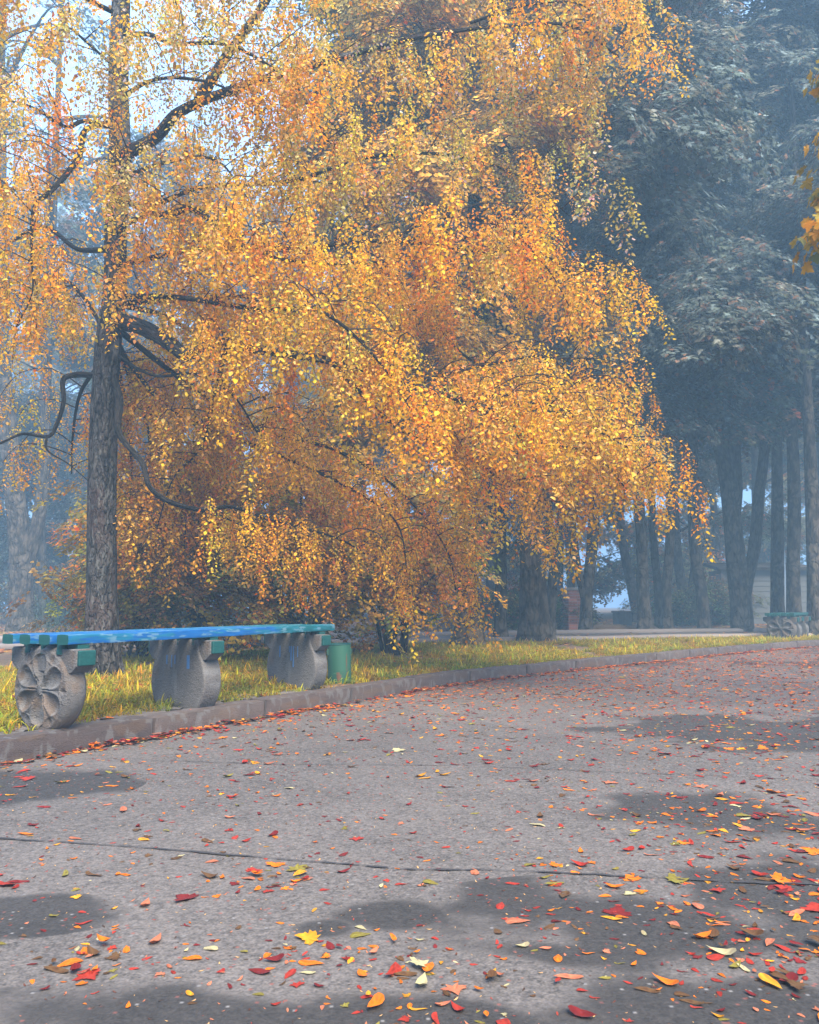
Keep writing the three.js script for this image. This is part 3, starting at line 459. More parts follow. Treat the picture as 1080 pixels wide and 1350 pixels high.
// spruces
function spruce(label, px, depth, h, R, low, dia, seed, dens) {
  const base = at(px, HORIZON, depth); base.y = VERGE - 0.02; const t = thing('spruce_tree', label, 'tree', base), r = RNG(seed), items = [[], []], br = [];
  mesh('trunk', tube([V(0, 0, 0), V(0.03, h * 0.4, 0), V(0, h, 0)], [dia / 2, dia * 0.35, 0.02], { rings: 40, seg: 14, flare: 0.3, seed, vPer: 1.6 }), M.bark, t);
  for (let y = low; y < h - 0.3; y += 0.28) for (let k = 0; k < 5; k++) {
    const a = r() * 6.28, L = R * (1 - (y - low) / (h - low + 0.5)) * (0.7 + 0.5 * r()), e = V(Math.cos(a) * L, y - L * 0.35, Math.sin(a) * L), m = V(Math.cos(a) * L * 0.5, y - L * 0.05, Math.sin(a) * L * 0.5);
    br.push(tube([V(0, y, 0), m, e], [0.02, 0.012, 0.005], { rings: 5, seg: 4, wob: 0 }));
    const c = new THREE.CatmullRomCurve3([V(0, y, 0), m, e]);
    for (let q = 0; q < dens; q++) { const p = c.getPoint(0.2 + 0.8 * (q + r()) / dens); items[q % 2].push([mat4(p, (r() - 0.5) * 0.4, -a + (r() - 0.5) * 1.2, -0.25, 0.8 + 0.5 * r()), rgb([0.028, 0.045, 0.026].map((e2) => e2 * (0.7 + 0.7 * r())))]); }
  }
  mesh('branches', mergeGeometries(br), M.twig, t).userData.kind = 'stuff';
  items.forEach((it, k) => instanced('needles', needleSprays[k], M.needle, it, t));
}
spruce('tall dark spruce with drooping fronds between the linden and the thick flared trunk', 660, 17, 13, 1.3, 2.0, 0.27, 5, 6);
spruce('low hazy spruce with wide skirts behind the birch trunk', 165, 18.5, 3.2, 2.6, 0.6, 0.16, 6, 9);
spruce('small dark spruce hidden low behind the shrubs', 330, 13.5, 1.9, 1.2, 0.4, 0.12, 7, 7);

// shrubs
function shrub(name, label, px, depth, h, R, n, sprays, color, seed, scale, low = 0.15) {
  const base = at(px, HORIZON, depth); base.y = VERGE - 0.02; const t = thing(name, label, 'shrub', base), r = RNG(seed), items = [[], [], [], []], st = [];
  for (let i = 0; i < 16; i++) {
    const a = r() * 6.28, L = R * (0.3 + 0.7 * r()), hh = h * (0.55 + 0.45 * r()) * (1 - 0.35 * L / R), pts = [V((r() - 0.5) * 0.3, 0, (r() - 0.5) * 0.3), V(Math.cos(a) * L * 0.35, hh * 0.5, Math.sin(a) * L * 0.35), V(Math.cos(a) * L, hh, Math.sin(a) * L)], c = new THREE.CatmullRomCurve3(pts);
    st.push(tube(pts, [0.028, 0.015, 0.006], { rings: 12, seg: 6, seed: seed + i }));
    for (let k = 0; k < n / 16; k++) {
      const u = low + (1 - low) * Math.sqrt(r()), p = c.getPoint(u).add(V((r() - 0.5) * R * 0.6, (r() - 0.5) * h * 0.3, (r() - 0.5) * R * 0.6)); if (p.y < 0.08) continue;
      items[r() * 4 | 0].push([mat4(p, (r() - 0.5), r() * 6.28, -0.5 * r(), scale * (0.7 + 0.6 * r())), rgb(pick(r, color).map((e) => e * (0.7 + 0.6 * r())))]);
    }
  }
  mesh('stems', mergeGeometries(st), M.twig, t).userData.kind = 'stuff';
  items.forEach((it, k) => it.length && instanced('foliage', sprays[k], M.leaf, it, t));
}
const OL = [[0.42, 0.24, 0.03], [0.34, 0.22, 0.035], [0.5, 0.26, 0.025], [0.24, 0.17, 0.04]];
shrub('tall_shrub', 'tall twiggy shrub with olive and amber leaves behind the middle of the bench', 265, 9.8, 3.3, 1.3, 620, limeSprays, OL, 31, 0.8, 0.35);
shrub('tall_shrub', 'low amber-leaved shrub right behind the birch trunk', 190, 10.3, 2.6, 1.2, 480, limeSprays, OL, 37, 0.8, 0.2);
shrub('tall_shrub', 'tall twiggy shrub with amber leaves between the bench and the green bin', 400, 10.2, 3.4, 1.5, 640, limeSprays, OL, 32, 0.8, 0.3);
shrub('tall_shrub', 'bushy dark shrub behind the red-orange birch strands past the bin', 520, 11, 3.2, 1.4, 560, limeSprays, OL, 33, 0.8, 0.3);
[[560, 36], [690, 44], [885, 41], [940, 38], [90, 38], [-20, 40]].forEach(([px, d], i) => shrub('far_thicket', 'pale thicket fading into the fog beyond the far trunks', px, d, 3.4 + i % 3, 3.0, 420, limeSprays, [[0.30, 0.22, 0.08], [0.20, 0.18, 0.09]], 70 + i, 2.0, 0.05));
scene.children.filter((o) => o.name.startsWith('far_thicket')).forEach((o) => { o.userData.group = 'far thickets in the fog'; });
const BU = [[0.12, 0.11, 0.04], [0.16, 0.13, 0.04], [0.09, 0.10, 0.04]];
shrub('round_bush', 'rounded yellow-green bush left of the thick flared trunk', 655, 21, 1.7, 1.4, 420, limeSprays, BU, 34, 1, 0.05);
shrub('round_bush', 'rounded yellow-green bush beside the low brick pier', 728, 23, 1.5, 1.1, 420, limeSprays, BU, 35, 1, 0.05);
shrub('round_bush', 'hazy olive bush among the far trunks', 915, 27, 2.0, 1.8, 420, limeSprays, BU, 36, 1.2, 0.05);

// ---------------------------------------------------------------- brick pier, hut, lamp post, block, earth mounds
{
  const g = thing('brick_pier', 'low red brick pier with a pale cap in the fog beside the forked trunk', 'pier', V(at(757, HORIZON, 22).x, VERGE - 0.02, -22), 0.15);
  mesh('core', new THREE.BoxGeometry(0.484, 1.06, 0.48).translate(0, 0.53, 0), M.mortar, g);
  const bg = new RoundedBoxGeometry(0.235, 0.065, 0.06, 1, 0.008), bs = new RoundedBoxGeometry(0.06, 0.065, 0.235, 1, 0.008); let k = 0;
  for (let row = 0; row < 14; row++) {
    for (let c = 0; c < 2; c++) { const o = mesh('brick', bg, M.brick[(k * 7 + row) % 3], g); k++; o.position.set(-0.124 + c * 0.248 + (row % 2 ? 0.004 : -0.004), 0.045 + row * 0.076, 0.225); }
    for (let c = 0; c < 2; c++) for (const s of [-1, 1]) { const o = mesh('brick', bs, M.brick[(k * 5 + row) % 3], g); k++; o.position.set(s * 0.226, 0.045 + row * 0.076, -0.125 + c * 0.245 - (row % 2) * 0.006); }
  }
  mesh('cap', new RoundedBoxGeometry(0.6, 0.07, 0.6, 2, 0.015).translate(0, 1.1, 0), M.mortar, g);
}
{
  const b = at(1000, HORIZON, 29), g = thing('garden_hut', 'low pale hut with horizontal board siding in the fog behind the big forked maple', 'hut', V(b.x, VERGE - 0.02, b.z), -0.1);
  mesh('wall', new THREE.BoxGeometry(2.9, 1.9, 1.8).translate(0, 0.95, 0), M.siding, g);
  const bd = new RoundedBoxGeometry(2.92, 0.17, 0.03, 1, 0.006);
  for (let i = 0; i < 10; i++) { const o = mesh('board', bd, M.siding, g); o.position.set(0, 0.1 + i * 0.185, 0.915); o.rotation.x = -0.07; }
  for (const s of [-1, 1]) mesh('corner_post', new RoundedBoxGeometry(0.14, 2.0, 0.14, 1, 0.01).translate(s * 1.47, 1.0, 0.93), M.siding, g);
  mesh('roof', new RoundedBoxGeometry(3.3, 0.12, 2.3, 1, 0.02).rotateX(0.12).translate(0, 2.05, 0), M.bark, g);
}
{
  const b = at(1035.5, HORIZON, 20.2), g = thing('lamp_post', 'thin pale metal lamp post between two trunks behind the far bench', 'lamp post', V(b.x, VERGE - 0.02, b.z));
  mesh('pole', new THREE.CylinderGeometry(0.035, 0.055, 6.4, 14).translate(0, 3.2, 0), M.metal, g);
  mesh('base_sleeve', new THREE.CylinderGeometry(0.075, 0.08, 1.0, 14).translate(0, 0.5, 0), M.metal, g);
  mesh('arm', tube([V(0, 6.3, 0), V(0.1, 6.7, 0.1), V(0.5, 6.9, 0.4)], [0.03, 0.025], { rings: 10, seg: 8, wob: 0 }), M.metal, g);
  mesh('lamp_head', new THREE.SphereGeometry(0.16, 16, 10).scale(1.6, 0.5, 1).translate(0.65, 6.9, 0.5), M.metal, g);
}
{
  const b = at(820, HORIZON, 27), g = thing('concrete_block', 'small grey concrete block lying among fallen leaves beyond the side path', 'block', V(b.x, VERGE - 0.03, b.z), 0.3);
  mesh('body', new RoundedBoxGeometry(0.5, 0.42, 0.4, 2, 0.03).translate(0, 0.21, 0), M.concrete, g);
  mesh('cap', new RoundedBoxGeometry(0.56, 0.07, 0.46, 2, 0.02).translate(0, 0.45, 0), M.concrete, g);
}
[[800, 20.6, 0.55, 0.2, 'dark mound of earth beyond the side path by the forked trunk'], [842, 22, 0.5, 0.14, 'flat mound of earth at the foot of the straight grey trunk']].forEach(([px, d, R, h, label], k) => {
  const g = new THREE.SphereGeometry(1, 28, 14, 0, 6.2832, 0, Math.PI / 2), p = g.attributes.position;
  for (let i = 0; i < p.count; i++) { const x = p.getX(i), y = p.getY(i), z = p.getZ(i), n = 0.75 + 0.5 * fbm(x * 3 + 9 + k, z * 3 + y * 2, 8, 4); p.setXYZ(i, x * R * n, y * h * n, z * R * 0.7 * n); }
  g.computeVertexNormals(); const b = at(px, HORIZON, d); const m = mesh(numbered('earth_mound'), g, M.litter, scene); m.position.set(b.x, VERGE - 0.022, b.z); tag(m, label, 'mound');
});

// ---------------------------------------------------------------- benches
function petalDepth(x, y) {                     // relief of the rosette on a disc of radius 0.215
  const R = 0.215, r = Math.hypot(x, y); let h = 0;
  for (let k = 0; k < 6; k++) {
    const a = Math.PI / 2 + k * Math.PI / 3, u = x * Math.cos(a) + y * Math.sin(a), w = -x * Math.sin(a) + y * Math.cos(a), s = (u - 0.022) / 0.158;
    if (s <= 0 || s >= 1.12) continue;
    const wd = 0.062 * Math.pow(Math.min(s, 1), 0.75) * Math.sqrt(Math.max(0, 1 - Math.pow(Math.min(1, s), 4))) + 0.004, q = Math.abs(w) / wd;
    if (s < 1 && q < 1) h = Math.min(h, -0.03 * Math.pow(1 - q * q, 0.55) * (0.45 + 0.75 * s) * (1 - Math.pow(s, 9)));
    else if (q < 1.45 && s < 1.1) h = Math.max(h, 0.009 * (1 - Math.abs(q - 1.2) / 0.25));
  }
  for (let k = 0; k < 6; k++) {                 // small sunk leaves between the petals
    const a = k * Math.PI / 3, u = x * Math.cos(a) + y * Math.sin(a), w = -x * Math.sin(a) + y * Math.cos(a);
    const c1 = 1 - ((u - 0.05) / 0.034) ** 2 - (w / 0.007) ** 2; if (c1 > 0) h = Math.min(h, -0.012 * Math.sqrt(c1));
    const c2 = 1 - ((u - 0.172) / 0.03) ** 2 - (w / (0.004 + 0.16 * Math.max(0, u - 0.145))) ** 2; if (c2 > 0) h = Math.min(h, -0.011 * Math.sqrt(c2));
    const arc = Math.abs(Math.hypot(u - 0.215, w) - 0.062); if (arc < 0.006 && r < 0.2) h = Math.max(h, 0.006 * (1 - arc / 0.006));
  }
  return h - 0.012 * sstep(R - 0.016, R, r);
}
function discGeo(carved) {
  const R = 0.215, T = 0.12, pos = [], uv = [], idx = [], NA = carved ? 150 : 60, NR = carved ? 60 : 14;
  const ringAt = (r, x, y, n) => { pos.push(x, y, n); uv.push(x * 2 + 0.5, y * 2 + 0.5); };
  const rows = [];
  for (let i = 0; i <= NR; i++) rows.push([R * i / NR, 0]);                       // front face, centre to rim
  rows.push([R + 0.006, -0.02], [R + 0.012, -T * 0.3], [R + 0.014, -T * 0.5], [R + 0.012, -T * 0.7], [R + 0.004, -T + 0.02], [R - 0.012, -T], [R * 0.5, -T], [0, -T]);
  rows.forEach(([r, z], i) => {
    for (let j = 0; j <= NA; j++) {
      const a = (j % NA) / NA * Math.PI * 2; let rr = r * (1 + 0.012 * (fbm(Math.cos(a) * 2 + 5, Math.sin(a) * 2 + 5, 3, 3) - 0.5) * (r > 0.1 ? 1 : 0));
      let x = rr * Math.cos(a), y = rr * Math.sin(a) * 1.0, zz = z; if (i <= NR) zz += carved ? petalDepth(x, y) : -0.01 * sstep(R - 0.02, R, rr) ;
      zz += 0.005 * (fbm(x * 40 + 9, y * 40 + 9, 7, 3) - 0.5);
      pos.push(x, Math.max(-0.205, y) + 0.2, zz); uv.push(x * 1.6 + 0.5 + z * 1.6, y * 1.6 + 0.5);
      if (i < rows.length - 1 && j < NA) { const b = i * (NA + 1) + j, c = b + NA + 1; idx.push(b, c, b + 1, b + 1, c, c + 1); }
    }
  });
  const g = new THREE.BufferGeometry(); g.setAttribute('position', new THREE.Float32BufferAttribute(pos, 3)); g.setAttribute('uv', new THREE.Float32BufferAttribute(uv, 2)); g.setIndex(idx); g.computeVertexNormals(); return g;
}
const rough = (g, s, amp = 0.005) => { const p = g.attributes.position; for (let i = 0; i < p.count; i++) { const n = amp * (fbm(p.getX(i) * 14 + s, p.getY(i) * 14 + p.getZ(i) * 11, s, 3) - 0.5); p.setXYZ(i, p.getX(i) + n, p.getY(i) + n, p.getZ(i) + n); } g.computeVertexNormals(); return g; };
const bracketGeo = (() => {                        // concrete crosspiece with slanted lower corners
  const s = new THREE.Shape(); s.moveTo(-0.265, 0.43); s.lineTo(0.265, 0.43); s.lineTo(0.265, 0.35); s.lineTo(0.225, 0.315); s.lineTo(-0.225, 0.315); s.lineTo(-0.265, 0.35); s.closePath();
  return new THREE.ExtrudeGeometry(s, { depth: 0.1, bevelEnabled: true, bevelSize: 0.006, bevelThickness: 0.006, bevelSegments: 2 });
})();
const urnGeo = (() => {
  const h = [[0.17, -0.005], [0.20, 0.02], [0.235, 0.08], [0.252, 0.16], [0.245, 0.235], [0.222, 0.30], [0.195, 0.345], [0.188, 0.38], [0.195, 0.43]], c = new THREE.SplineCurve(h.map(([x, y]) => new THREE.Vector2(x, y))).getPoints(26);
  const g = new THREE.ExtrudeGeometry(new THREE.Shape([...c, ...c.slice().reverse().map((p) => new THREE.Vector2(-p.x, p.y))]), { depth: 0.12, steps: 4, bevelEnabled: true, bevelSize: 0.014, bevelThickness: 0.014, bevelSegments: 3 }); g.translate(0, 0, -0.134);
  return rough(mergeVertices(g), 7, 0.008);
})();
const carvedDisc = discGeo(true).scale(1.2, 1.07, 1); bracketGeo.scale(1.12, 1, 1);
function plankGeo(L, seed) {
  const g = new RoundedBoxGeometry(L, 0.044, 0.088, 3, 0.006), p = g.attributes.position, uv = g.attributes.uv, n = g.attributes.normal;
  const b = new THREE.BoxGeometry(L, 0.054, 0.088, 60, 2, 3), q = b.attributes.position, u = b.attributes.uv, nn = b.attributes.normal;
  for (let i = 0; i < q.count; i++) {
    const x = q.getX(i), y = q.getY(i), z = q.getZ(i), w = 0.0045 * (fbm(x * 6 + seed * 9, z * 9, seed, 3) - 0.5), ed = Math.abs(y) > 0.025 && Math.abs(z) > 0.04 ? 0.0015 + 0.003 * vnoise(x * 25, seed, 3) : 0;
    u.setXY(i, x / L + 0.5, Math.abs(nn.getY(i)) > 0.5 ? z / 0.14 + 0.5 : y / 0.14 + 0.2);
    q.setXYZ(i, x, y - Math.sign(y) * ed + w, z - Math.sign(z) * ed);
  }
  b.computeVertexNormals(); return b;
}
function makeBench(label, pos, turn, L, green) {    // x runs along the seat, +z is the road side; the near end is -x
  const g = thing('park_bench', label, 'bench', pos, turn);
  [-0.219, -0.073, 0.073, 0.219].forEach((z, k) => {
    const o = mesh('plank', plankGeo(L + (k % 2 ? 0.02 : -0.01), k + 1), [M.plank[k], M.plank[k], M.plank[k], M.plank[k], M.plank[k], M.plank[k]], g);
    o.geometry.groups.forEach((q) => { q.materialIndex = q.materialIndex < 2 ? 1 : 0; }); o.material = [green ? M.teal : M.plank[k], M.teal];
    o.position.set(k % 2 ? 0.01 : 0, 0.484 + (k - 1.5) * 0.0015, z);
  });
  [[-L / 2 + 0.05, carvedDisc, -1], [-0.2, urnGeo, -1], [L / 2 - 0.22, urnGeo, -1]].forEach(([x, geo], k) => {
    const leg = mesh('leg', geo, M.concrete, g); leg.rotation.y = -Math.PI / 2 - 0.13; leg.position.set(x, 0, 0); leg.rotation.z = k === 1 ? 0.02 : 0;
    // local +z of the leg looks out of the near end
    const br = mesh('bracket', bracketGeo, M.concrete, leg); br.position.z = -0.118;
    for (const s of [-1, 1]) mesh('bracket_end', new RoundedBoxGeometry(0.03, 0.08, 0.1, 2, 0.006).translate(s * 0.306, 0.39, -0.068), M.teal, leg);
    const beam = mesh('crossbeam', rough(new THREE.BoxGeometry(0.51, 0.026, 0.07, 20, 2, 4), k + 3).translate(0, 0.444, -0.085), M.teal, leg);
    for (const z of [-0.15, 0, 0.15]) mesh('spacer', new THREE.CylinderGeometry(0.028, 0.032, 0.05, 12).translate(z, 0.432, -0.03), M.teal, leg);
    if (k) { const r = RNG(50 + k); for (let i = 0; i < 5; i++) { const w = 0.005 + 0.006 * r(), h = 0.05 + 0.12 * r(), x0 = -0.12 + 0.24 * r(); const d = mesh('paint_drip', new RoundedBoxGeometry(w, h, 0.006, 1, 0.002).translate(x0, 0.34 - h / 2, 0.001), M.drips, leg); } }
  });
  return g;
}
{
  const a = at(100, 836, 4.25), b = at(447, 822, 6.6), dir = b.clone().sub(a).setY(0), L = dir.length(); dir.normalize();
  const mid = a.clone().add(b).multiplyScalar(0.5).add(V(dir.z, 0, -dir.x).multiplyScalar(0.315));
  makeBench('long bench with bright blue planks on carved concrete discs beside the kerb', V(mid.x, VERGE - 0.012, mid.z), Math.atan2(-dir.z, dir.x), L);
  // green bin behind the far end
  const bp = at(449, HORIZON, 7.15), g = thing('litter_bin', 'round green metal bin standing in the grass past the end of the blue bench', 'bin', V(bp.x, VERGE - 0.02, bp.z), 0.4); g.rotation.z = 0.03;
  mesh('body', new THREE.LatheGeometry([[0.0, 0.02], [0.092, 0.02], [0.095, 0.0], [0.101, 0.004], [0.102, 0.10], [0.099, 0.105], [0.102, 0.11], [0.103, 0.33], [0.1, 0.335], [0.096, 0.33], [0.094, 0.06], [0.0, 0.05]].map(([x, y]) => new THREE.Vector2(x, y)), 40), M.bin, g);
  mesh('rim', new THREE.TorusGeometry(0.101, 0.006, 8, 40).rotateX(Math.PI / 2).translate(0, 0.335, 0), M.teal, g);
  for (const s of [-1, 1]) mesh('lug', new RoundedBoxGeometry(0.014, 0.05, 0.03, 1, 0.003).translate(s * 0.106, 0.27, 0), M.bin, g);
}
{
  const p = at(1037, HORIZON, 16.1);
  makeBench('small far bench with dark green seat on carved discs where the path bends', V(p.x, VERGE - 0.012, p.z), Math.PI / 2 - 0.62, 1.5, true);
}

// ---------------------------------------------------------------- foreground maple reaching in at the right
function realMaple(s) {
  const o = [[0, -0.02], [0.16, -0.10], [0.34, -0.16], [0.30, 0.02], [0.52, 0.06], [0.74, 0.16], [0.60, 0.26], [0.66, 0.42], [0.46, 0.40], [0.30, 0.36], [0.36, 0.58], [0.24, 0.62], [0.14, 0.82], [0, 1.02]];
  const pts = [...o, ...o.slice(1, -1).reverse().map(([x, y]) => [-x, y])], v = [[0, 0.18 * s, 0.02 * s]], t = [];
  pts.forEach(([x, y]) => v.push([x * s, y * s, (-0.16 * (x * x) - 0.1 * y * y + 0.04 * Math.sin(x * 9 + y * 7)) * s]));
  for (let i = 1; i <= pts.length; i++) t.push([0, i, i === pts.length ? 1 : i + 1]);
  return { v, t };
}
const bigSprays = [0, 1, 2, 3].map((k) => spray((add) => {
  const r = RNG(1200 + k); add(stemShape(V(0, 0, 0), V(0.28, -0.04, 0), 0.003), new THREE.Matrix4(), [0.15, 0.15, 0.3]);
  for (let i = 0; i < 7; i++) { const p = V(0.05 + 0.25 * i / 6, -0.03 - 0.1 * r(), (r() - 0.5) * 0.2), b = 0.6 + 0.6 * r(); add(realMaple(0.075 + 0.03 * r()), mat4(p, Math.PI * (0.6 + 0.3 * r()), Math.PI / 2 + (r() - 0.5) * 2.4, (r() - 0.5) * 0.8), r() < 0.25 ? [b * 0.6, b * 0.9, b * 2] : [b, b, b]); }
}));
{
  const base = V(4.6, 0, -4.6), t = thing('maple_tree', 'yellow maple at the road edge whose lowest leafy boughs hang into view', 'tree', base), r = RNG(90), items = [[], [], [], []], tw = [];
  mesh('trunk', tube([V(0, -0.05, 0), V(0.05, 2, 0), V(0, 5, 0.1), V(0.1, 8.5, 0)], [0.2, 0.17, 0.13, 0.03], { rings: 60, seg: 16, flare: 0.4, seed: 8, vPer: 1.6, uRep: 2 }), M.bark, t);
  const boughs = [[[0, 2.6, 0], [1112, 200, 4.9], [1099, 222, 4.9], [1084, 250, 4.9]], [[0, 3.0, 0], [1120, 55, 4.9], [1104, 62, 4.9], [1086, 66, 4.9]], [[0, 2.7, 0], [1125, 150, 4.8], [1109, 158, 4.8], [1092, 165, 4.8]], [[0, 3.4, 0], [1160, -120, 4.9], [1120, -100, 4.9]], [[0, 2.5, 0], [1150, 260, 4.6], [1110, 262, 4.6], [1090, 280, 4.6]]];
  boughs.forEach(([o, ...px], k) => {
    const pts = [V(...o), ...px.map((q) => at(...q).sub(base))], c = new THREE.CatmullRomCurve3(pts, false, 'centripetal');
    mesh('limb', tube(pts, [0.05, 0.025, 0.008, 0.004], { rings: 24, seg: 8, seed: k + 4 }), M.bark, t);
    for (let i = 0; i < (k === 0 ? 26 : 12); i++) { const p = c.getPoint(0.55 + 0.45 * Math.sqrt(r())).add(V(0.05 + (r() - 0.5) * 0.12, (r() - 0.5) * 0.25 - (k === 0 ? 0.05 : 0), (r() - 0.5) * 0.4)); items[r() * 4 | 0].push([mat4(p, (r() - 0.5), Math.PI * (0.6 + 0.8 * r()), -0.5 - 0.5 * r(), 0.55 + 0.2 * r()), rgb(pick(r, [[0.55, 0.27, 0.02], [0.48, 0.25, 0.025], [0.6, 0.25, 0.02], [0.3, 0.2, 0.03]]))]); }
  });
  for (let i = 0; i < 160; i++) { const a = r() * 6.28, y = 3.2 + 5 * r(), R = 0.4 + 1.3 * Math.sqrt(r()); items[r() * 4 | 0].push([mat4(V(0.7 + Math.cos(a) * R, y, Math.sin(a) * R), (r() - 0.5), r() * 6.28, -0.5, 1), rgb([0.5, 0.26, 0.025])]); }
  items.forEach((it, k) => instanced('foliage', bigSprays[k], M.leaf, it, t));
}

// ---------------------------------------------------------------- grass on the verge
{
  const tuft = (seed, n, h) => spray((add) => {
    const r = RNG(seed);
    for (let i = 0; i < n; i++) {
      const a = r() * 6.28, d = 0.11 * Math.sqrt(r()), L = h * (0.5 + 0.7 * r()), w = 0.0025 + 0.0045 * r(), lean = 0.5 + 1.3 * r(), b = 0.55 + 0.75 * r();
      const p1 = [Math.sin(lean * 0.4) * L * 0.5, Math.cos(lean * 0.4) * L * 0.5], p2 = [p1[0] + Math.sin(lean * 1.1) * L * 0.3, p1[1] + Math.cos(lean * 1.1) * L * 0.3], p3 = [p2[0] + Math.sin(lean * 1.6) * L * 0.25, p2[1] + Math.cos(lean * 1.6) * L * 0.25];
      const c = r() < 0.12 ? [b * 1.3, b * 1.25, b * 1.8] : r() < 0.25 ? [b * 0.6, b * 0.75, b * 0.8] : [b, b, b];
      add({ v: [[0, 0, -w], [0, 0, w], [p1[0], p1[1], w], [p1[0], p1[1], -w], [p2[0], p2[1], w * 0.8], [p2[0], p2[1], -w * 0.8], [p3[0], p3[1], 0]], t: [[0, 1, 2], [0, 2, 3], [3, 2, 4], [3, 4, 5], [5, 4, 6]] }, mat4(V(Math.cos(a) * d, 0, Math.sin(a) * d), 0, r() * 6.28, 0), c);
    }
  });
  const geos = [tuft(1, 34, 0.12), tuft(2, 34, 0.15), tuft(3, 30, 0.10)], r = RNG(222), items = [[], [], []];
  const col = [[0.32, 0.26, 0.010], [0.38, 0.275, 0.010], [0.24, 0.22, 0.014], [0.36, 0.255, 0.010]];
  for (let i = 0; i < 110000; i++) {
    const z = -2.6 - 17 * r(), x = -7 + 17 * r(); if (Math.abs(x) > -z * 0.56 + 0.6) continue;
    const d = -kerbDist(x, z); if (d < 0.14 || d > 4.4) continue;
    const pd = pathDist(x, z); if (pd < 1.8) continue;
    const patch = fbm(x * 1.3 + 20, z * 1.3 + 40, 5, 3); if (r() > sstep(0.30, 0.5, patch) * sstep(0.1, 0.35, d - (z > -7.2 && z < -3.9 ? 0.3 * r() : 0)) * (d > 2.6 ? 0.55 : 1) * 1.1) continue;
    items[r() * 3 | 0].push([mat4(V(x, VERGE - 0.025, z), (r() - 0.5) * 0.3, r() * 6.28, (r() - 0.5) * 0.3, (0.45 + 0.42 * r()) * (z < -9 ? 0.9 : 1)), rgb(pick(r, col).map((c) => c * (0.7 + 0.6 * r())))]);
  }
  const grass = new THREE.Group(); grass.name = 'grass'; tag(grass, 'long yellowing grass growing on the verge behind the kerb', 'grass'); grass.userData.kind = 'stuff'; scene.add(grass);
  items.forEach((it, k) => instanced('tufts', geos[k], M.leaf, it, grass));
  console.log('tufts', items.map((i) => i.length).join());
}

